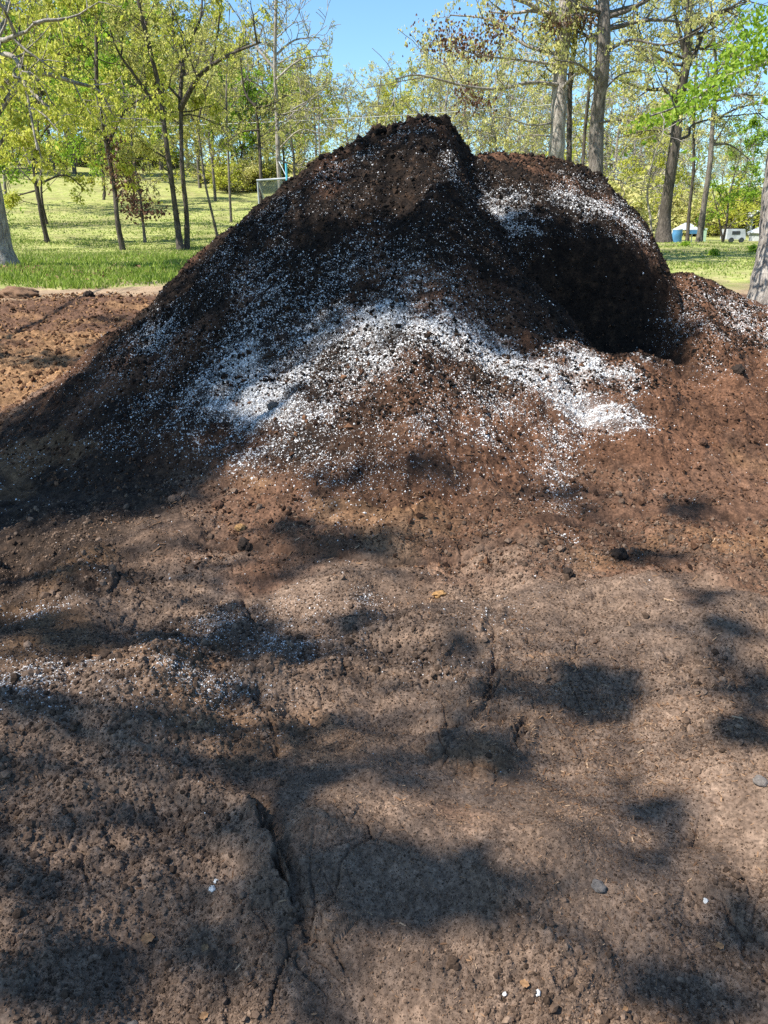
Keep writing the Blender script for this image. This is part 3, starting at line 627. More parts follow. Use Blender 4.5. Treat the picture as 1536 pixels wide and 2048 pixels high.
# ------------------------------------------------------------------ trees
def tube(path, radii, k):
    P = np.asarray(path, float); n = len(P)
    T = np.gradient(P, axis=0); T /= np.linalg.norm(T, axis=1)[:, None] + 1e-9
    ref = np.array([1.0, 0.2, 0.1]) if abs(T[0, 0]) < 0.8 else np.array([0.1, 1.0, 0.2])
    U = np.cross(T, ref); U /= np.linalg.norm(U, axis=1)[:, None]; W = np.cross(T, U)
    a = np.arange(k) * 2 * np.pi / k
    V = P[:, None] + np.asarray(radii)[:, None, None] * (np.cos(a)[None, :, None] * U[:, None] + np.sin(a)[None, :, None] * W[:, None])
    i = np.arange(n - 1)[:, None] * k + np.arange(k)[None]; j = np.arange(n - 1)[:, None] * k + (np.arange(k)[None] + 1) % k
    return V.reshape(-1, 3), np.stack([i, j, j + k, i + k], -1).reshape(-1, 4)
def smooth_path(pts, m=5):
    """Catmull-Rom through the points"""
    P = np.asarray(pts, float); P = np.vstack([2 * P[0] - P[1], P, 2 * P[-1] - P[-2]]); out = []
    for i in range(1, len(P) - 2):
        for t in np.arange(m) / m:
            a, b, c, d = P[i - 1:i + 3]
            out.append(0.5 * (2 * b + (c - a) * t + (2 * a - 5 * b + 4 * c - d) * t * t + (3 * b - a - 3 * c + d) * t ** 3))
    out.append(P[-2]); return np.array(out)
class Tree:
    def __init__(s, seed, leaf=0.10, per=7, droop=0.5, spread=0.3, keepleaf=1.0):
        s.r = np.random.default_rng(seed); s.V = []; s.F = []; s.nv = 0; s.tw = []; s.leaf = leaf; s.per = per; s.droop = droop; s.spread = spread; s.keep = keepleaf; s.rmin = 0.006
    def add(s, path, rad, k):
        V, F = tube(path, rad, k); s.V.append(V); s.F.append(F + s.nv); s.nv += len(V)
    def grow(s, p, d, L, r, lev, maxlev, up=0.05, nch=(5, 5, 4)):
        n = 6 if lev < maxlev else 4; pts = [np.array(p, float)]; d = np.array(d, float); d /= np.linalg.norm(d)
        for i in range(n):
            d = d + s.r.normal(0, 0.16, 3) + np.array([0, 0, up]); d /= np.linalg.norm(d); pts.append(pts[-1] + d * L / n)
        pts = np.array(pts); rr = np.maximum(r * np.linspace(1, 0.25, n + 1), s.rmin)
        s.add(pts, rr, 6 if r > 0.06 else (4 if r > 0.02 else 3))
        s.sub(pts, L, r, lev, maxlev, up, nch)
    def sub(s, pts, L, r, lev, maxlev, up=0.05, nch=(5, 5, 4), t0=0.25):
        if lev >= maxlev:
            s.tw.append((pts[len(pts) // 3:], L)); return
        c = nch[min(lev, len(nch) - 1)]
        tang = np.gradient(pts, axis=0)
        for i in range(c):
            t = t0 + (1 - t0) * (i + s.r.uniform(0, 1)) / c; f = t * (len(pts) - 1); j = min(int(f), len(pts) - 2)
            p = pts[j] + (pts[j + 1] - pts[j]) * (f - j); dd = tang[j] / (np.linalg.norm(tang[j]) + 1e-9)
            q = s.r.normal(size=3); q -= q.dot(dd) * dd; q /= np.linalg.norm(q); q[2] += 0.12
            s.grow(p, dd * s.r.uniform(0.35, 0.8) + q * 0.8, L * s.r.uniform(0.40, 0.62) * (1.15 - 0.4 * t), r * s.r.uniform(0.35, 0.5), lev + 1, maxlev, up, nch)
    def leaves(s):
        if not s.tw: return np.zeros((0, 3)), np.zeros((0, 4), int)
        A = []
        for pts, L in s.tw:
            if s.r.random() > s.keep: continue
            n = s.r.poisson(s.per)
            if n == 0: continue
            nc = max(1, n // 6); j = s.r.integers(0, len(pts), nc); cc = pts[j] + s.r.normal(0, s.spread * min(L, 0.9) * 0.42, (nc, 3))
            A.append(cc[s.r.integers(0, nc, n)] + s.r.normal(0, s.leaf * 0.62, (n, 3)) * np.array([1, 1, 0.8]))
        C = np.concatenate(A) if A else np.zeros((0, 3)); return s.quads(C)
    def quads(s, C, size=None):
        n = len(C); size = size or s.leaf
        ax = s.r.normal(size=(n, 3)); ax[:, 2] -= s.droop * 1.6; ax /= np.linalg.norm(ax, axis=1)[:, None]
        o = np.cross(ax, s.r.normal(size=(n, 3))); o /= np.linalg.norm(o, axis=1)[:, None] + 1e-9
        l = size * s.r.uniform(0.6, 1.4, n)[:, None]; w_ = l * 0.32
        nrm = np.cross(ax, o) * l * 0.12
        V = np.stack([C, C + ax * l * 0.5 + o * w_ + nrm, C + ax * l, C + ax * l * 0.5 - o * w_ + nrm], 1)
        return V.reshape(-1, 3), (np.arange(n)[:, None] * 4 + np.arange(4)[None])
    def build(s, name, base, mb, ml, extra=None, **kw):
        root = put(name, None, None, loc=tuple(base), **kw)
        base = np.asarray(base)
        put('trunk', mesh_np('trunk', np.concatenate(s.V) - base, np.concatenate(s.F), True), mb, root)
        V, F = s.leaves()
        if len(V): put('crown', mesh_np('crown', V - base, F, False), ml, root)
        if extra is not None:                    # (points, material, name)
            for C, mat, nm, sz in extra:
                V, F = s.quads(C, sz); put(nm, mesh_np(nm, V - base, F, False), mat, root)
        return root

def photo_tree(seed, D, trunk, wpx, mb, ml, label, limbs=(), top=None, crown_from=0.35, ncrown=14, Lc=3.5, maxlev=3, leaf=0.11, per=7, droop=0.5, spread=0.5, keep=1.0, flare=1.3,
               name='tree', extra=None, nch=(5, 5, 4), group=None, levels=1, cat='tree'):
    """trunk, limbs: photograph pixels of the visible course; above the frame the trunk goes on to height `top`"""
    t = Tree(seed, leaf * 0.76, per * 3.0, droop, spread, keep)
    pts = [at(px, py, D) for px, py in trunk]
    for i, p in enumerate(pts): p[1] += 0.12 * math.sin(i * 2.1 + seed)
    gz = float(G(pts[0][0], pts[0][1])); b0 = pts[0].copy(); b0[2] = gz - 0.15
    if pts[0][2] - gz < 0.25: pts[0][2] = gz + 0.05; 
    if pts[0][2] > gz + 0.3: pts = [np.array([pts[0][0] - (pts[1][0] - pts[0][0]) * 0.4, D, gz])] + pts
    sc = D / FPX
    wpx = [q_ * (0.80 if D < 25 else 0.55) for q_ in wpx]
    wl = np.interp(np.linspace(0, 1, len(pts)), np.linspace(0, 1, len(wpx)), wpx) * sc * 0.5
    if top and pts[-1][2] < top:
        d = pts[-1] - pts[-2]; d /= np.linalg.norm(d); h = top - pts[-1][2]
        for k in (0.5, 1.0): pts.append(pts[-1] + np.array([d[0] * h * 0.4 + t.r.normal(0, 0.2), d[1] * 0.2 * h, h * 0.5])); wl = np.append(wl, wl[-1] * 0.55)
    path = smooth_path(pts, 5); rr = np.interp(np.linspace(0, 1, len(path)), np.linspace(0, 1, len(wl)), wl)
    hgt = path[:, 2] - gz
    rr = rr * (1 + (flare - 1) * np.exp(-np.maximum(hgt, 0) / 0.45)) * (1 + 0.05 * t.r.normal(size=len(rr)))
    path = np.vstack([[path[0][0], path[0][1], gz - 0.2], path]); rr = np.append(rr[0] * 1.1, rr)
    t.add(path, rr, 14 if wpx[0] * sc > 0.2 else 8)
    H = path[-1][2] - gz
    t.rmin = 0.00035 * D
    for lb in limbs:
        lp, lw = lb[0], lb[1]; dy = lb[2] if len(lb) > 2 else t.r.uniform(-1.2, 1.2)
        q = [at(px, py, D + dy * i / max(1, len(lp) - 1)) for i, (px, py) in enumerate(lp)]
        pp = smooth_path(q, 4); r0 = lw * sc * 0.45
        t.add(pp, r0 * np.linspace(1, 0.3, len(pp)), 7)
        Lb = np.linalg.norm(np.diff(pp, axis=0), axis=1).sum()
        t.sub(pp, Lb * 0.75, r0 * 0.8, levels, maxlev, 0.03, nch, 0.2)
    for i in range(ncrown):
        f = crown_from + (1 - crown_from) * (i + t.r.random()) / ncrown
        j = min(int(f * (len(path) - 1)), len(path) - 2); p = path[j]
        a = t.r.uniform(0, 2 * math.pi); el = t.r.uniform(0.0, 0.7)
        t.grow(p, (math.cos(a) * math.cos(el), math.sin(a) * math.cos(el), math.sin(el)), Lc * t.r.uniform(0.6, 1.2) * (1.15 - 0.5 * f), max(rr[j] * 0.38, 0.02), 1, maxlev, 0.03, nch)
    ex = None
    if extra:
        ex = []
        for (blobs, mat, nm, sz, cnt, dd) in extra:
            C = []
            wgt = np.array([b[2] * b[3] for b in blobs], float); cn = t.r.multinomial(cnt, wgt / wgt.sum())
            for (cx, cy_, sx, sy), c in zip(blobs, cn):
                C.append(at(cx + t.r.normal(0, 0.5, c) * sx, cy_ + t.r.normal(0, 0.5, c) * sy, D + dd + 0.0) + np.stack([np.zeros(c), t.r.normal(0, 0.4, c), np.zeros(c)], 1))
            ex.append((np.concatenate(C), mat, nm, sz))
    return t.build(name, (path[0][0], path[0][1], gz), mb, ml, ex, label=label, cat=cat, group=group)

# --- left side
photo_tree(101, 18.5, [(-8, 525), (-16, 440), (-24, 300), (-30, 160), (-40, 20)], [62, 50, 46, 40], BARK_P, LEAF_Y, 'thick smooth grey trunk with flared foot at the left edge of the lawn',
           limbs=[([(-14, 200), (25, 150), (60, 180), (110, 230)], 14, -1), ([(-18, 120), (20, 110), (45, 150), (75, 300)], 12, -1.5), ([(-14, 240), (60, 150), (150, 165), (200, 185), (230, 240)], 12, 1.5), ([(-10, 300), (30, 260), (60, 330)], 8, 0)],
           top=15, ncrown=14, Lc=4.2, leaf=0.12, per=9, droop=1.0, flare=1.75, crown_from=0.6, spread=0.55)
photo_tree(102, 33, [(92, 482), (82, 420), (70, 340), (62, 290), (50, 180), (40, 60)], [15, 12, 9], BARK_D, LEAF_Y, 'slender dark tree with drooping yellow green leaves near the left edge', top=14,
           limbs=[([(66, 300), (100, 250), (150, 240)], 6), ([(62, 290), (30, 240), (0, 250)], 6), ([(74, 370), (130, 350), (170, 380)], 5), ([(75, 380), (40, 390), (15, 400)], 4)], ncrown=12, Lc=3.5, leaf=0.14, per=9, droop=0.9, crown_from=0.25)
photo_tree(103, 41, [(92, 446), (86, 400), (80, 330), (75, 250)], [9, 6], BARK_D, LEAF_G, 'thin dark trunk close behind the slender yellow green tree at the left', top=12, ncrown=14, Lc=3.6, leaf=0.16, per=11, crown_from=0.2)
photo_tree(104, 30, [(246, 500), (236, 440), (226, 370), (212, 280), (196, 180), (190, 60)], [17, 14, 11], BARK_D, LEAF_Y, 'leaning dark trunk alone in the middle of the left lawn', top=14,
           limbs=[([(222, 300), (180, 240), (120, 230)], 6), ([(215, 290), (260, 210), (330, 190)], 7), ([(232, 400), (260, 360), (250, 330)], 4)], ncrown=12, Lc=3.2, leaf=0.13, per=9, droop=0.9, crown_from=0.45,
           extra=[([(235, 320, 26, 60), (245, 360, 24, 40)], LEAF_B, 'dead_leaves', 0.13, 420, 0)])
photo_tree(105, 34, [(291, 476), (284, 430), (278, 380), (268, 320), (262, 260)], [9, 6], BARK_G, LEAF_O, 'small tree still hung with rust brown dead leaves on the left lawn', top=6.5, ncrown=9, Lc=1.9, leaf=0.12, per=5, crown_from=0.35, keep=0.6,
           extra=[([(268, 395, 24, 45), (285, 420, 30, 26), (315, 424, 22, 12), (262, 360, 18, 30)], LEAF_B, 'dead_leaves', 0.14, 620, 0)])
photo_tree(106, 30, [(362, 500), (352, 440), (342, 350), (332, 270), (318, 180), (295, 80), (280, 10)], [22, 17, 14, 10], BARK_D, LEAF_O, 'left stem of the dark twin trunks on the lawn beside the pile', top=14,
           limbs=[([(330, 250), (290, 180), (240, 110), (220, 60)], 8), ([(318, 180), (300, 90), (285, 20)], 8), ([(338, 320), (290, 290), (265, 265)], 4), ([(340, 345), (300, 320), (250, 318)], 3)], ncrown=10, Lc=3.2, leaf=0.12, per=8, droop=0.9, crown_from=0.5)
photo_tree(107, 30.4, [(374, 499), (372, 430), (366, 340), (362, 260), (361, 215)], [19, 15, 14, 13], BARK_D, LEAF_Y, 'right stem of the dark twin trunks, forking into a wide crown', top=None,
           limbs=[([(361, 218), (375, 190), (400, 150), (440, 120), (480, 100), (520, 85)], 12, -1), ([(361, 220), (362, 170), (372, 100), (400, 40), (405, -20)], 10, 1), ([(370, 150), (350, 90), (345, 20)], 7), ([(420, 138), (435, 70), (440, 10)], 6), ([(362, 200), (330, 170), (280, 170), (230, 180)], 6)],
           ncrown=3, Lc=2.5, leaf=0.12, per=8, droop=0.9, crown_from=0.8)
photo_tree(108, 36, [(434, 474), (425, 430), (412, 370), (402, 310), (398, 240)], [9, 7, 6], BARK_G, LEAF_O, 'thin leaning trunk between the twin trunks and the pile', top=9, ncrown=9, Lc=2.6, leaf=0.13, per=7, crown_from=0.4)
photo_tree(109, 46, [(462, 446), (460, 380), (456, 300), (452, 200)], [8, 6], BARK_G, LEAF_O, 'thin straight trunk at the edge of the wood just left of the pile', top=12, ncrown=12, Lc=3.2, leaf=0.16, per=8, crown_from=0.3)
photo_tree(110, 40, [(562, 400), (557, 320), (553, 230), (550, 130), (552, 40)], [17, 15, 13, 10], BARK_P, LEAF_O, 'tall pale nearly bare tree rising behind the white frame', top=15,
           limbs=[([(552, 110), (590, 80), (640, 75)], 5), ([(551, 160), (600, 120), (660, 110)], 5), ([(551, 140), (510, 90), (480, 40)], 6), ([(554, 240), (620, 200), (680, 190)], 4), ([(552, 200), (500, 160), (470, 170)], 4), ([(556, 300), (600, 260), (650, 270)], 4), ([(556, 320), (600, 330), (620, 300)], 3)], ncrown=12, Lc=3.2, leaf=0.10, per=3, crown_from=0.4, keep=0.6)
photo_tree(111, 38, [(523, 400), (521, 330), (516, 260), (512, 205)], [13, 11, 9], BARK_D, LEAF_O, 'dark forked trunk just left of the tall pale bare tree', top=None,
           limbs=[([(513, 215), (495, 195), (485, 160), (480, 90)], 6), ([(514, 215), (540, 210), (575, 190)], 4), ([(518, 260), (480, 265), (450, 290)], 4)], ncrown=5, Lc=2.2, leaf=0.11, per=4, crown_from=0.6, keep=0.7)
photo_tree(112, 52, [(640, 330), (638, 260), (636, 190)], [5, 4], BARK_P, LEAF_P, 'thin pale sapling trunk under the gap of open sky', top=9, ncrown=9, Lc=2.2, leaf=0.12, per=3, crown_from=0.4, keep=0.6)
photo_tree(113, 58, [(212, 432), (208, 380), (204, 320), (200, 220)], [8, 6], BARK_D, LEAF_G, 'distant dark trunk on the slope left of the leaning trunk', top=14, ncrown=14, Lc=4.4, leaf=0.2, per=10, crown_from=0.3)
photo_tree(114, 54, [(270, 440), (268, 390), (264, 320)], [7, 5], BARK_D, LEAF_Y, 'distant dark trunk on the slope behind the rust leaved tree', top=13, ncrown=13, Lc=4.0, leaf=0.2, per=9, crown_from=0.3)
photo_tree(115, 50, [(18, 424), (12, 380), (6, 300), (0, 200)], [11, 8], BARK_P, LEAF_Y, 'pale trunk on the slope just right of the thick grey trunk', top=14, ncrown=14, Lc=4.2, leaf=0.18, per=9, crown_from=0.35)
# --- right side
photo_tree(121, 21, [(1108, 420), (1110, 330), (1116, 240), (1122, 150), (1127, 60), (1132, -40)], [42, 37, 33, 28], BARK_P, LEAF_P, 'thick pale ridged trunk, left of the two big trunks behind the pile', top=15,
           limbs=[([(1120, 170), (1060, 165), (1000, 178), (930, 172), (840, 150), (790, 158)], 8, -2), ([(1124, 110), (1050, 90), (980, 40), (900, 30)], 8, 1), ([(1122, 130), (1040, 120), (960, 110), (900, 90)], 6, -1), ([(1118, 245), (1060, 250), (1010, 235), (950, 240)], 4, -1), ([(1113, 275), (1070, 270), (1020, 275)], 4, 1), ([(1122, 180), (1150, 150), (1190, 135)], 7, -1)],
           ncrown=18, Lc=3.4, leaf=0.085, per=8, droop=1.2, crown_from=0.55, spread=0.6,
           extra=[([(900, 80, 60, 40), (960, 95, 40, 26), (1000, 50, 40, 30), (930, 175, 26, 16), (950, 205, 40, 20)], LEAF_B, 'dead_leaves', 0.075, 1500, -0.5)])
photo_tree(122, 22, [(1134, 420), (1136, 320), (1140, 230), (1142, 150), (1150, 40)], [15, 13, 11], BARK_D, LEAF_O, 'dark thin trunk pressed against the right of the thick pale trunk', top=13, ncrown=8, Lc=2.6, leaf=0.085, per=5, droop=1, crown_from=0.55)
photo_tree(123, 20, [(1186, 440), (1190, 350), (1196, 250), (1202, 150), (1206, 60), (1210, -40)], [36, 33, 30, 25], BARK_G, LEAF_P, 'thick grey trunk, right of the two big trunks behind the pile', top=15,
           limbs=[([(1198, 245), (1250, 240), (1290, 250), (1340, 262)], 5, -1.5), ([(1204, 110), (1260, 80), (1330, 90), (1400, 60)], 7, -1), ([(1200, 170), (1160, 130), (1110, 120)], 6, -1), ([(1206, 60), (1160, 30), (1100, 40)], 6, 1), ([(1200, 190), (1240, 150), (1290, 140)], 5, 1)],
           ncrown=16, Lc=3.2, leaf=0.085, per=8, droop=1.2, crown_from=0.6, spread=0.6,
           extra=[([(1165, 40, 34, 20), (1110, 50, 36, 18)], LEAF_B, 'dead_leaves', 0.085, 320, 0.8)])
photo_tree(124, 26, [(1163, 440), (1166, 340), (1172, 250), (1178, 160), (1182, 60)], [13, 11, 9], BARK_D, LEAF_O, 'slim dark trunk between the two big trunks behind the pile', top=13, ncrown=9, Lc=2.6, leaf=0.09, per=5, droop=1, crown_from=0.5)
photo_tree(125, 33, [(1326, 479), (1332, 430), (1340, 350), (1350, 275), (1360, 210), (1372, 120), (1376, 40), (1380, -20)], [46, 39, 36, 33, 30, 24, 16], BARK_D, LEAF_P, 'big dark oak standing alone on the lawn right of the pile', top=14,
           limbs=[([(1354, 200), (1330, 180), (1290, 178), (1240, 160)], 11, -1), ([(1366, 150), (1390, 105), (1410, 60), (1440, 20)], 13, 1), ([(1370, 110), (1355, 50), (1340, -10)], 10), ([(1358, 225), (1400, 215), (1440, 200), (1500, 185)], 7, -1), ([(1356, 280), (1378, 270), (1385, 250), (1440, 235), (1530, 225)], 6, 1), ([(1360, 150), (1310, 110), (1260, 90), (1230, 90)], 8, 1), ([(1364, 130), (1310, 125), (1280, 120)], 6), ([(1362, 190), (1420, 160), (1470, 100)], 6), ([(1350, 270), (1300, 260), (1240, 275)], 5), ([(1374, 70), (1420, 60), (1480, 20)], 6)],
           ncrown=13, Lc=3.4, leaf=0.10, per=8, droop=0.9, crown_from=0.55, flare=1.5, spread=0.5)
photo_tree(126, 38, [(1375, 486), (1380, 420), (1385, 340), (1388, 260), (1392, 160)], [12, 10, 8], BARK_D, LEAF_P, 'thin straight trunk just right of the big dark oak', top=10, ncrown=9, Lc=2.6, leaf=0.12, per=6, crown_from=0.4)
photo_tree(127, 36, [(1400, 486), (1406, 420), (1418, 330), (1428, 240), (1432, 150)], [22, 18, 15, 11], BARK_G, LEAF_P, 'leaning grey trunk beside the canopy right of the big dark oak', top=11,
           limbs=[([(1424, 290), (1460, 290), (1500, 320)], 5), ([(1428, 240), (1480, 215), (1536, 205)], 5)], ncrown=10, Lc=2.6, leaf=0.11, per=6, crown_from=0.45)
photo_tree(128, 42, [(1446, 490), (1452, 440), (1458, 400), (1470, 350)], [8, 6, 4], BARK_D, LEAF_G, 'young dark tree in fresh green leaf at the right beyond the lawn', top=6, limbs=[([(1446, 484), (1436, 430), (1425, 380)], 5)], ncrown=9, Lc=2.0, leaf=0.14, per=8, crown_from=0.35)
photo_tree(129, 40, [(1304, 486), (1300, 440), (1296, 390), (1302, 340)], [9, 7, 5], BARK_P, LEAF_Y, 'small crooked pale tree just left of the big dark oak', top=6, ncrown=9, Lc=2.2, leaf=0.14, per=7, crown_from=0.3)
photo_tree(130, 11.5, [(1548, 620), (1560, 500), (1572, 350), (1580, 200), (1588, 60)], [105, 84, 78, 70], BARK_P, LEAF_G, 'pale trunk close by at the right edge with fresh green leaves hanging from above', top=10,
           limbs=[([(1580, 120), (1520, 130), (1460, 150), (1400, 190), (1350, 215), (1300, 232)], 9, -1.2), ([(1584, 60), (1530, 60), (1480, 110), (1430, 170)], 8, 0.8)],
           ncrown=3, Lc=2.0, leaf=0.10, per=2, crown_from=0.9, flare=1.6, maxlev=3, keep=0.35,
           extra=[([(1510, 60, 40, 50), (1520, 110, 40, 34), (1470, 120, 40, 26), (1440, 165, 36, 22), (1395, 180, 34, 22), (1380, 215, 36, 20), (1330, 230, 40, 16), (1300, 240, 22, 10), (1430, 195, 18, 12), (1350, 205, 26, 12)], LEAF_G, 'leaf_spray', 0.07, 1500, -0.6)])

# --- the wood behind: one of each kind, then copies
def wood_tree(seed, H, mb, ml, per, leaf, keep, low):
    t = Tree(seed, leaf, per, 0.4, 0.9, keep); t.rmin = 0.022
    b = np.array([0, 0, 0.0]); pts = [np.array([0, 0, -0.3])]
    for i in range(6): pts.append(np.array([t.r.normal(0, 0.12) * i * 0.6, t.r.normal(0, 0.12) * i * 0.6, H * (i + 1) / 6.5]))
    pp = smooth_path(pts, 3); rr = 0.19 * (H / 14) * np.linspace(1, 0.2, len(pp)); t.add(pp, rr, 7)
    n = 22
    for i in range(n):
        f = low + (1 - low) * (i + t.r.random()) / n; j = min(int(f * (len(pp) - 1)), len(pp) - 1)
        a = t.r.uniform(0, 6.28); el = t.r.uniform(0.05, 0.8)
        t.grow(pp[j], (math.cos(a) * math.cos(el), math.sin(a) * math.cos(el), math.sin(el)), H * 0.30 * t.r.uniform(0.6, 1.2) * (1.2 - 0.65 * f), max(rr[j] * 0.4, 0.03), 1, 3, 0.05, (4, 4, 4))
    V, F = t.leaves()
    return (mesh_np('trunk', np.concatenate(t.V), np.concatenate(t.F), True), mb, mesh_np('crown', V, F, False), ml)
KINDS = [wood_tree(201, 14, BARK_G, LEAF_Y, 10, 0.28, 1.0, 0.26), wood_tree(202, 15, BARK_G, LEAF_O, 9, 0.25, 0.95, 0.26), wood_tree(203, 16, BARK_P, LEAF_P, 7, 0.22, 0.8, 0.2), wood_tree(204, 13, BARK_D, LEAF_G, 10, 0.28, 1.0, 0.2), wood_tree(205, 15, BARK_P, LEAF_O, 3, 0.20, 0.6, 0.2)]
for tm, mb, cm, ml in KINDS: tm.materials.append(mb); cm.materials.append(ml)
KIND_NAME = ['yellow green', 'olive green', 'pale cream green', 'fresh green', 'thinly leaved']
def place_wood(px, D, H, kind, zone):
    x = (px - 768.0) / FPX * D / math.cos(PITCH) * 0.94
    z = float(G(x, D)); tm, mb, cm, ml = KINDS[kind]
    root = put('wood_tree', None, None, label=f'{KIND_NAME[kind]} tree in the wood {zone}', cat='tree', group=f'{KIND_NAME[kind]} trees of the wood {zone}', loc=(x, D, z))
    base = {0: 14, 1: 15, 2: 16, 3: 13, 4: 15}[kind]; sc = H / base
    root.scale = (sc * random.uniform(0.9, 1.25), sc * random.uniform(0.9, 1.25), sc); root.rotation_euler = (0, 0, random.uniform(0, 6.28))
    put('trunk', tm, None, root); put('crown', cm, None, root)
def row(x0, x1, n, D0, D1, Hf, kinds, zone):
    for i in range(n):
        px = x0 + (x1 - x0) * (i + random.uniform(0.1, 0.9)) / n
        place_wood(px, random.uniform(D0, D1), Hf(px) * random.uniform(0.9, 1.12), random.choice(kinds), zone)
ZL, ZM, ZR = 'up the slope on the left', 'behind the pile', 'beyond the houses on the right'
row(-160, 330, 11, 74, 86, lambda p: 15.5, [0, 0, 3, 1], ZL)
row(-120, 620, 16, 90, 104, lambda p: np.interp(p, [300, 480, 620], [18, 14, 9.5]), [0, 1, 1, 2], ZL)
row(-120, 640, 14, 105, 125, lambda p: np.interp(p, [300, 560, 640], [21, 16, 11]), [1, 2, 4, 0], ZL)
row(400, 640, 6, 58, 70, lambda p: 9, [1, 3, 0], ZL)
row(620, 880, 9, 80, 105, lambda p: np.interp(p, [620, 730, 880], [10.5, 9.0, 12]), [1, 0, 3, 2], ZM)
row(840, 1300, 10, 52, 66, lambda p: 10.5, [2, 2, 0, 4], ZM)
row(820, 1320, 12, 80, 100, lambda p: np.interp(p, [820, 900, 1320], [11, 14, 13]), [2, 1, 2, 0], ZM)
row(1240, 1680, 8, 75, 95, lambda p: np.interp(p, [1240, 1450, 1560], [12, 9.5, 8]), [2, 2, 1, 4], ZR)
row(1300, 1700, 8, 120, 150, lambda p: 9.5, [1, 4, 2], ZR)

# undergrowth at the edge of the wood
def bush_mesh(seed):
    t = Tree(seed, 0.10, 24, 0.2, 1.0); t.rmin = 0.01
    for i in range(16):
        a = t.r.uniform(0, 6.28); el = t.r.uniform(0.5, 1.4); t.grow((t.r.normal(0, .2), t.r.normal(0, .2), -0.05), (math.cos(a) * math.cos(el), math.sin(a) * math.cos(el), math.sin(el)), t.r.uniform(0.8, 1.9), 0.025, 1, 3, 0.03, (4, 4, 3))
    V, F = t.leaves(); return mesh_np('stem', np.concatenate(t.V), np.concatenate(t.F)), mesh_np('foliage', V, F, False)
BU = [bush_mesh(301), bush_mesh(302)]
for i, (s_, f_) in enumerate(BU): s_.materials.append(BARK_G); f_.materials.append([LEAF_Y, LEAF_P][i])
def bushes(x0, x1, n, D0, D1, zone, s0=0.9, s1=1.7):
    for i in range(n):
        px = x0 + (x1 - x0) * (i + random.random()) / n; D = random.uniform(D0, D1); x = (px - 768.0) / FPX * D * 1.0
        k = random.randrange(2)
        root = put('bush', None, None, label=f'{["yellow green", "pale cream green"][k]} low bush at the wood edge {zone}', cat='bush', group=f'{["yellow green", "pale"][k]} undergrowth {zone}', loc=(x, D, float(G(x, D))))
        sc = random.uniform(s0, s1); root.scale = (sc * 1.3, sc * 1.3, sc); root.rotation_euler = (0, 0, random.uniform(0, 6))
        put('stem', BU[k][0], None, root); put('foliage', BU[k][1], None, root)
bushes(430, 860, 9, 66, 76, ZM); bushes(840, 1230, 10, 42, 52, ZM, 1.2, 2.0); bushes(1290, 1620, 12, 70, 80, ZR, 1.2, 2.4); bushes(-60, 420, 12, 100, 110, ZL, 1.0, 2.0)

# --- the tree to the left of the camera that throws the dappled shade
SHADE = [  # photograph pixels that lie in shade: centre, half widths, clumps, clump radius
    # left flank and upper face
    (600, 340, 70, 35, 5, .24), (520, 430, 90, 50, 8, .26), (440, 520, 80, 50, 8, .28), (360, 600, 70, 50, 7, .28), (330, 700, 110, 70, 12, .30), (480, 640, 110, 70, 12, .28), (600, 540, 110, 60, 11, .26), (730, 500, 110, 50, 9, .25), (760, 590, 60, 30, 4, .2),
    (240, 780, 120, 60, 12, .30), (120, 850, 120, 60, 10, .3), (300, 850, 90, 50, 8, .28), (100, 940, 120, 50, 9, .28), (260, 960, 80, 45, 7, .26), (370, 920, 50, 40, 3, .2), (200, 690, 50, 25, 4, .25), (60, 715, 70, 14, 4, .25),
    (800, 270, 80, 25, 5, .22), (870, 520, 40, 30, 3, .2), (1000, 620, 40, 50, 5, .22), (890, 550, 50, 25, 4, .2), 
    (1080, 520, 40, 40, 4, .22), (1170, 560, 80, 40, 8, .25), (1200, 620, 90, 50, 14, .27), (1290, 600, 30, 50, 5, .22), (1100, 600, 60, 50, 6, .26), (1250, 660, 50, 30, 4, .24), (1080, 660, 30, 30, 3, .2),
    (700, 272, 80, 20, 6, .2), (850, 250, 50, 20, 5, .2),
    (60, 880, 80, 50, 8, .26), (200, 1010, 120, 40, 9, .24), (60, 980, 80, 40, 6, .22), (330, 970, 80, 40, 6, .22), (420, 870, 60, 40, 5, .22), (280, 830, 120, 50, 8, .26), (180, 900, 100, 50, 8, .26),
    # toe and foreground blobs
    (690, 950, 34, 16, 2, .10), (890, 945, 34, 18, 2, .10), (590, 1055, 22, 26, 2, .12), (720, 1085, 90, 14, 3, .09), (1150, 1000, 40, 18, 2, .10), (1430, 1000, 60, 20, 2, .10), 
    (50, 1010, 60, 30, 3, .15), (490, 1250, 50, 34, 4, .10), (540, 1310, 70, 26, 4, .10), (400, 1290, 90, 12, 3, .09), (180, 1285, 120, 18, 5, .09), (50, 1250, 50, 20, 2, .09), 
    (1190, 1370, 60, 36, 4, .11), (1150, 1340, 50, 24, 2, .1), (1340, 1120, 70, 16, 2, .12), (1480, 1290, 50, 24, 2, .10), (1490, 1380, 40, 24, 2, .09), (940, 1500, 60, 22, 4, .085), (900, 1480, 40, 14, 2, .08), 
    (620, 1570, 40, 16, 2, .075), (790, 1770, 80, 36, 6, .07), (860, 1830, 50, 28, 3, .065), (640, 1790, 30, 14, 2, .06), (1010, 1810, 40, 24, 2, .065),
    (110, 1965, 80, 30, 3, .065), (1310, 1610, 50, 18, 2, .075), (1480, 1850, 50, 30, 2, .07), (1500, 1480, 30, 40, 2, .08), (580, 1980, 70, 16, 1, .06), (1370, 1960, 80, 24, 2, .065),
]
t = Tree(401, 0.085, 7, 0.3, 0.4); tb = np.array([-9.2, 1.2, 0.0]); fork = np.array([-8.8, 1.3, 5.2])
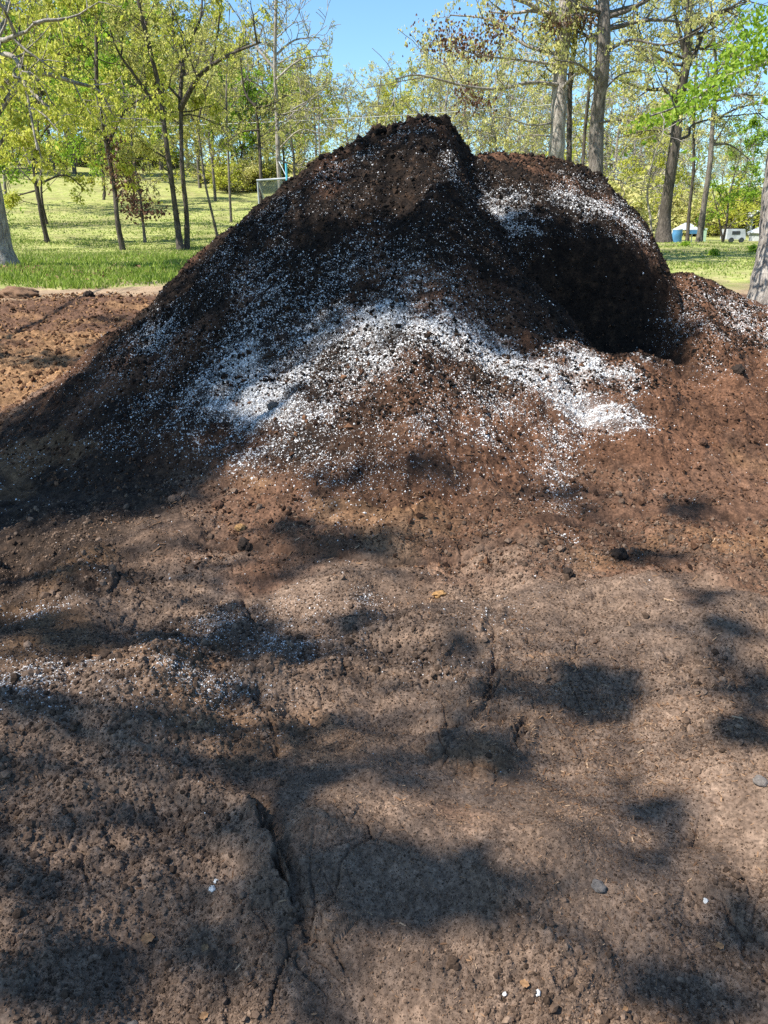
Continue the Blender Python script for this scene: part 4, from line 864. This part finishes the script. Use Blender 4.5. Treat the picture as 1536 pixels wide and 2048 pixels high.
tp = smooth_path([tb + (0, 0, -0.2), tb + (0.05, 0, 2), fork, fork + (0.5, 0.2, 3.0), fork + (0.9, 0.5, 6.0)], 5)
t.add(tp, np.interp(np.linspace(0, 1, len(tp)), [0, .1, .5, 1], [.42, .30, .22, .05]), 14)
CL = []
for (cx, cy_, sx, sy, n, rc) in SHADE:
    if cy_ > 1020: sx *= 1.0; sy *= 1.0; n = int(n * 1.25 + 0.5); rc *= 0.60
    u = t.r.uniform(-1, 1, (n, 2)) if n > 1 else np.zeros((1, 2))
    if cy_ > 1020: u = t.r.normal(0, 0.5, (n, 2))
    pp = land((cx + u[:, 0] * sx).clip(1, 1534), cy_ + u[:, 1] * sy)
    if cy_ > 900: rc *= 0.78
    for p in pp:
        if np.isnan(p[0]): continue
        h = t.r.uniform(7.0, 9.5); CL.append((p + SUN * ((h - p[2]) / SUN[2]), rc))
for k in range(14):                                       # stray sprays between the clumps
    p = land(np.array([t.r.uniform(20, 1516)]), np.array([t.r.uniform(1060, 2030)]))[0]
    if not np.isnan(p[0]): h = t.r.uniform(7.0, 9.5); CL.append((p + SUN * ((h - p[2]) / SUN[2]), 0.035))
LV = []
nb = 12; cents = np.array([c for c, _ in CL])
# main boughs reach out to the centres of groups of clumps, twigs run on to each clump
ctr = cents[t.r.choice(len(cents), nb, replace=False)].copy()
for _ in range(12):
    lab = np.argmin(((cents[:, None] - ctr[None]) ** 2).sum(-1), 1)
    for j in range(nb):
        if (lab == j).any(): ctr[j] = cents[lab == j].mean(0)
for j in range(nb):
    mem = [i for i in range(len(CL)) if lab[i] == j]
    if not mem: continue
    s0 = fork + np.array([0.1, 0.05, 0.7]) * t.r.uniform(0, 3); e = ctr[j] + np.array([-0.4, 0, -0.5])
    mid = (s0 + e) / 2 + np.array([0, 0, 0.5]); bp = smooth_path([s0, mid, e], 6); t.add(bp, np.linspace(0.06, 0.018, len(bp)), 6)
    for i in mem:
        c, rc = CL[i]; k = t.r.integers(len(bp) // 2, len(bp)); q = smooth_path([bp[k], (bp[k] + c) / 2 + t.r.normal(0, 0.12, 3), c], 3); t.add(q, np.linspace(0.018, 0.007, len(q)), 3)
for c, rc in CL:
    n = int(20 + 1800 * rc * rc); g_ = t.r.normal(0, 0.62, (n, 3)) * rc * t.r.uniform(0.6, 1.35, 3); LV.append(c + g_)
low = [(c, rc) for c, rc in CL if rc < 0.12]
lc = np.array([c for c, _ in low])
for i in range(len(lc)):
    d_ = np.linalg.norm(lc - lc[i], axis=1); d_[i] = 9
    for j in np.argsort(d_)[:2]:
        if d_[j] > 1.1: continue
        q = smooth_path([lc[i], (lc[i] + lc[j]) / 2 + t.r.normal(0, 0.06, 3), lc[j]], 4); t.add(q, np.full(len(q), 0.006), 3)
        nn = int(8 * d_[j]) + 1; a_ = t.r.random((nn, 1)); LV.append(lc[i] * a_ + lc[j] * (1 - a_) + t.r.normal(0, 0.05, (nn, 3)))
LV = np.concatenate(LV)
t.build('shade_tree', tuple(tb), BARK_G, LEAF_G, [(LV, LEAF_G, 'crown', 0.085)], label='leafy tree left of the photographer whose crown dapples the pile with shade', cat='tree')

# ------------------------------------------------------------------ grass
def grass():
    n = 150000
    r = rng.uniform(15, 62, n) ** 1.0; a = np.where(rng.random(n) < 0.72, rng.uniform(-0.52, -0.05, n), rng.uniform(0.25, 0.56, n))
    r = 15 + (r - 15) * rng.random(n) ** 0.6
    x, y = r * np.sin(a), r * np.cos(a)
    nz = fbm(x, y, 0.5, 3, 301); ok = rng.random(n) < np.clip(sstep(14.8 + 0.5 * (a > 0), 17.0 + 5 * (a > 0), r + 1.5 * nz) * (0.85 - 0.5 * sstep(0.0, 0.5, fbm(x, y, 0.25, 3, 131))), 0, 1)
    ok &= ~((a > 0) & (r > 36))
    x, y, r, nz, a = x[ok], y[ok], r[ok], nz[ok], a[ok]; n = len(x)
    tall = np.where((r < 27) & (a < 0), 0.75, 0.45) * np.where(a > 0, 0.75, 1.0)
    h = tall * rng.uniform(0.07, 0.22, n) * (0.8 + 0.5 * nz); wd = 0.008 + 0.0007 * r
    th = rng.uniform(0, np.pi, n); dx, dy = np.cos(th) * wd, np.sin(th) * wd; lean = rng.normal(0, 0.35, (n, 2)) * h[:, None]
    z = G(x, y) - 0.01
    V = np.stack([np.stack([x - dx, y - dy, z], -1), np.stack([x + dx, y + dy, z], -1), np.stack([x + lean[:, 0], y + lean[:, 1], z + h], -1)], 1)
    near = (r + 4 * nz + rng.normal(0, 2.2, n) < 25) & (a < 0)
    for nm, kk, mt, lb in (('lawn_grass', ~near, GRASS, 'short pale green grass of the lawn and slope on both sides of the pile'), ('verge_grass', near, GRASS_V, 'vivid green strip of taller grass between the tan strip and the tree trunks at the left')):
        v_ = V[kk]; put(nm, mesh_np(nm, v_.reshape(-1, 3), np.arange(len(v_) * 3).reshape(-1, 3), False), mt, kind='stuff', label=lb, cat='grass')
grass()
# dead leaves lying round the foot of the left trunk
p0 = at(20, 545, 17.5); n = 1400
x = p0[0] + rng.normal(0.2, 1.3, n); y = 17.4 + rng.normal(0, 0.7, n)
S = rng.uniform(0.03, 0.07, n)
scatter('leaf_litter', np.column_stack([x, y, G(x, y) + 0.03]), S, BOX_V * np.array([1, 2.2, 1]), BOX_F, CHIP, 0.2, flat=True, label='tan leaf litter round the foot of the thick grey trunk', cat='leaf litter')

# ------------------------------------------------------------------ man-made things far off
def box(x0, x1, y0, y1, z0, z1):
    V = np.array([[x0, y0, z0], [x1, y0, z0], [x1, y1, z0], [x0, y1, z0], [x0, y0, z1], [x1, y0, z1], [x1, y1, z1], [x0, y1, z1]], float)
    return V, np.array([[0, 3, 2, 1], [4, 5, 6, 7], [0, 1, 5, 4], [1, 2, 6, 5], [2, 3, 7, 6], [3, 0, 4, 7]])
def part(name, pieces, mat, parent, smooth=False):
    V = []; F = []; n = 0
    for v, f in pieces: V.append(v); F.append(f + n); n += len(v)
    return put(name, mesh_np(name, np.concatenate(V), np.concatenate(F), smooth), mat, parent)
WHITE = plain('white_paint', (0.60, 0.62, 0.64), 0.5); DULL = plain('weathered_white', (0.36, 0.38, 0.39), 0.7, 0, 0.3, 2.5); BLUE = plain('blue_plastic', (0.07, 0.20, 0.36), 0.5, 0, 0.3, 3); CYAN = plain('cyan_pipe', (0.10, 0.42, 0.55), 0.4); NET = plain('pale_netting', (0.34, 0.36, 0.34), 0.8, 0, 0.2, 3)
_n = NET.node_tree; _tr = _n.nodes.new('ShaderNodeBsdfTransparent'); _mx = _n.nodes.new('ShaderNodeMixShader'); _mx.inputs[0].default_value = 0.5
_n.links.new(_n.nodes['Principled BSDF'].outputs[0], _mx.inputs[1]); _n.links.new(_tr.outputs[0], _mx.inputs[2]); _n.links.new(_mx.outputs[0], _n.nodes['Material Output'].inputs[0])
GREYP = plain('grey_siding', (0.36, 0.38, 0.40), 0.7); DARKP = plain('dark_opening', (0.04, 0.045, 0.05), 0.5); ROOFW = plain('pale_metal_roof', (0.46, 0.49, 0.52), 0.4, 0.0); GREENP = plain('pale_green_paint', (0.40, 0.55, 0.38), 0.6); WIRE = plain('cable_grey', (0.45, 0.45, 0.43), 0.5); WOODP = plain('pole_wood', (0.16, 0.12, 0.09), 0.9)

# goal frame with net, half hidden by the pile
D = 24.0; p1 = at(515, 361, D); p2 = at(572, 356, D); gz0 = float(G(p1[0], D)); H = p1[2]
gx0, gx1 = p1[0], p1[0] + 3.0
root = put('goal_frame', None, None, loc=(gx0, D, gz0), label='white goal frame with pale netting half hidden behind the left of the pile', cat='goal frame'); o = np.array([gx0, D, gz0])
part('post', [tube([(0, 0, -0.1), (0.01, 0, 1), (0, 0, H - gz0)], [0.021] * 3, 8)], DULL, root, True)
part('post', [tube([(3.0, 0, -0.1), (3.0, 0, 1), (3.0, 0, H - gz0 + .12)], [0.021] * 3, 8)], DULL, root, True)
part('crossbar', [tube([(-0.03, 0, H - gz0), (0.95, 0, H - gz0 + 0.06), (3.03, 0, H - gz0 + .12)], [0.03] * 3, 8)], DULL, root, True)
part('stay', [tube([(0, 0, H - gz0), (0.25, 0.9, 1.0), (0.5, 1.6, 0)], [0.018] * 3, 6)], WHITE, root, True)
part('stay', [tube([(3.0, 0, H - gz0 + .1), (2.8, 0.9, 1.0), (2.6, 1.6, 0)], [0.018] * 3, 6)], WHITE, root, True)
u, v = np.meshgrid(np.linspace(0, 1, 25), np.linspace(0, 1, 17)); 
nx = 0.03 + u * 2.94 + 0.45 * v * (0.5 - u); ny = 0.05 + 1.3 * v ** 1.3 + 0.07 * np.sin(u * 21) * v * (1 - v) * 3; nz_ = (H - gz0 - 0.03 + 0.1 * u) * (1 - v)
part('net', [(np.stack([nx, ny, nz_], -1).reshape(-1, 3), grid_faces(17, 25))], NET, root, True)
pb = at(571, 326, D - 0.3)
part('blue_post', [tube([(pb[0] - gx0, -0.1, 0), (pb[0] - gx0, -0.1, 1.5), (pb[0] - gx0 - 0.01, -0.1, pb[2] - gz0)], [0.032] * 3, 8)], CYAN, root, True)
pg = at(556, 322, D)
part('guy_line', [tube([(pg[0] - gx0, 0.2, pg[2] - gz0), (pb[0] - gx0, 0, H - gz0 + 0.06)], [0.012] * 2, 5)], WHITE, root, True)

# overhead cable on two poles outside the frame
a = at(-260, 262, 48); b = at(1900, 120, 62)
n = 40; T = np.linspace(0, 1, n)[:, None]; W = a * (1 - T) + b * T; W[:, 2] -= 4 * 1.1 * (T * (1 - T))[:, 0]
tgt = at(600, 233, float(np.interp(0.38, [0, 1], [48, 62])))
put('overhead_cable', mesh_np('overhead_cable', *tube(W, [0.024] * n, 5)), WIRE, label='thin pale overhead cable crossing the trees on the left', cat='cable')
for q, lb in ((a, 'wooden pole carrying the cable beyond the left edge'), (b, 'wooden pole carrying the cable beyond the right edge')):
    gq = float(G(q[0], q[1])); root = put('utility_pole', None, None, loc=(q[0], q[1], gq), label=lb, cat='utility pole')
    part('pole', [tube([(0, 0.16, -0.3), (0, 0.16, 4), (0, 0.16, q[2] - gq + 0.4)], [0.14, 0.12, 0.1], 10)], WOODP, root, True); part('crossarm', [box(-0.8, 0.8, 0.04, 0.14, q[2] - gq - 0.05, q[2] - gq + 0.06)], WOODP, root)

def base_at(px, D): x = (px - 768) / FPX * D * 1.0; d = at(px, 480, D); return np.array([d[0], D, float(G(d[0], D))])
# shade canopy
b = base_at(1370, 50); s = 50 / FPX
root = put('canopy_tent', None, None, loc=tuple(b), label='white and blue shade canopy behind the thin trunks on the right', cat='canopy'); hw = 20 * s
V = np.array([[-hw, -hw, 0.85], [hw, -hw, 0.85], [hw, hw, 0.85], [-hw, hw, 0.85], [-.1, -.1, 1.25], [.1, -.1, 1.25], [.1, .1, 1.25], [-.1, .1, 1.25]]); 
part('roof', [(V, np.array([[0, 1, 5, 4], [3, 0, 4, 7], [4, 5, 6, 7], [2, 3, 7, 6], [1, 2, 6, 5]]))], DULL, root)
part('valance', [box(-0.1, hw, -hw - .03, -hw - .005, 0.62, 0.84)], BLUE, root)
for sx in (-1, 1):
    for sy in (-1, 1): part('leg', [tube([(sx * hw * .95, sy * hw * .95, 0), (sx * hw * .95, sy * hw * .95, 0.84)], [0.03] * 2, 6)], WHITE, root, True)
# blue barrel, green box
def barrel(px, D, w_, h, mat, label):
    b = base_at(px, D); root = put('barrel', None, None, loc=tuple(b), label=label, cat='barrel')
    z = np.linspace(0, h, 9); r_ = w_ * (1 + 0.08 * np.sin(np.linspace(0, math.pi, 9))); r_[2] *= 1.04; r_[6] *= 1.04
    part('drum', [tube(np.stack([0 * z, 0 * z, z], -1), r_, 16)], mat, root, True); part('lid', [tube([(0, 0, h - .02), (0, 0, h + .03)], [w_ * 1.03] * 2, 16), tube([(0, 0, h + .03), (0, 0, h + .032)], [w_ * 1.03, .01], 16)], WHITE, root, True)
barrel(1353, 46, 0.26, 0.86, BLUE, 'bright blue barrel beside the foot of the big dark oak')
b = base_at(1404, 52); root = put('storage_box', None, None, loc=tuple(b), label='pale green storage box right of the leaning grey trunk', cat='box')
part('body', [box(-.16, .16, -.2, .2, 0, .86)], GREENP, root); part('lid', [box(-.18, .18, -.22, .22, .863, .94)], WHITE, root)
# white trailer
b = base_at(1465, 52); root = put('trailer', None, None, loc=tuple(b), label='low white trailer parked beyond the lawn on the right', cat='trailer')
bx = []; 
V = np.array([[-.62, -.5, .2], [.62, -.5, .2], [.62, .5, .2], [-.62, .5, .2], [-.58, -.46, .82], [.52, -.46, .82], [.52, .46, .82], [-.58, .46, .82]]); part('body', [(V, box(0, 1, 0, 1, 0, 1)[1])], DULL, root)
part('window', [box(-.3, .2, -.497, -.477, .5, .7)], DARKP, root)
for sx in (-.3, .35): part('wheel', [tube([(sx, -.54, .16), (sx, -.42, .16)], [.16, .16], 14), tube([(sx, -.541, .16), (sx, -.54, .16)], [.01, .16], 14)], DARKP, root, True)
# gable house
def house(px, D, w_, d, h, rh, wall, roof, label, door=True):
    b = base_at(px, D); root = put('small_house', None, None, loc=tuple(b), label=label, cat='house')
    V = np.array([[-w_, -d, 0], [w_, -d, 0], [w_, d, 0], [-w_, d, 0], [-w_, -d, h], [w_, -d, h], [w_, d, h], [-w_, d, h], [0, -d, h + rh], [0, d, h + rh]], float)
    q = [[0, 1, 5, 4], [1, 2, 6, 5], [2, 3, 7, 6], [3, 0, 4, 7]]
    me = bpy.data.meshes.new('wall'); me.from_pydata(V.tolist(), [], q + [[4, 5, 8], [6, 7, 9]]); put('wall', me, wall, root)
    e = 0.15; k = rh / w_
    for sx in (-1, 1):
        part('roof_slope', [(np.array([[0, -d - e, h + rh + .03], [sx * (w_ + e), -d - e, h - e * k + .03], [sx * (w_ + e), d + e, h - e * k + .03], [0, d + e, h + rh + .03], [0, -d - e, h + rh + .09], [sx * (w_ + e), -d - e, h - e * k + .09], [sx * (w_ + e), d + e, h - e * k + .09], [0, d + e, h + rh + .09]], float), box(0, 1, 0, 1, 0, 1)[1])], roof, root)
    part('door', [box(-.25, .25, -d - .02, -d - .003, 0, h * .8)], DARKP, root); part('window', [box(w_ * .45, w_ * .8, -d - .02, -d - .003, h * .45, h * .8)], DARKP, root)
house(1499, 70, 0.42, 0.7, 1.55, 0.35, GREYP, ROOFW, 'grey shed with a pale metal roof far off at the right')
house(1528, 60, 0.7, 1.0, 0.6, 0.3, DULL, DULL, 'low white hut right of the trailer at the photo edge')
# weeds standing up on the right lawn
def weed(px, py, D, label):
    b = base_at(px, D); t = Tree(px, 0.07, 9, 0.1, 1.0); t.rmin = 0.004
    for i in range(7):
        a = t.r.uniform(0, 6.28); t.grow((0, 0, 0), (math.cos(a) * .5, math.sin(a) * .5, 1), t.r.uniform(.06, .13), .004, 2, 3)
    root = put('weed', None, None, loc=tuple(b), label=label, cat='weed', group='weeds on the right lawn')
    put('stem', mesh_np('stem', np.concatenate(t.V), np.concatenate(t.F)), BARK_G, root); V, F = t.leaves(); put('foliage', mesh_np('foliage', V, F, False), LEAF_G, root)
weed(1372, 496, 27, 'dark leafy weed nearest the big dark oak on the right lawn'); weed(1432, 512, 22, 'widest leafy weed in the middle of the right lawn'); weed(1510, 508, 23, 'leafy weed close to the pale trunk at the right edge')
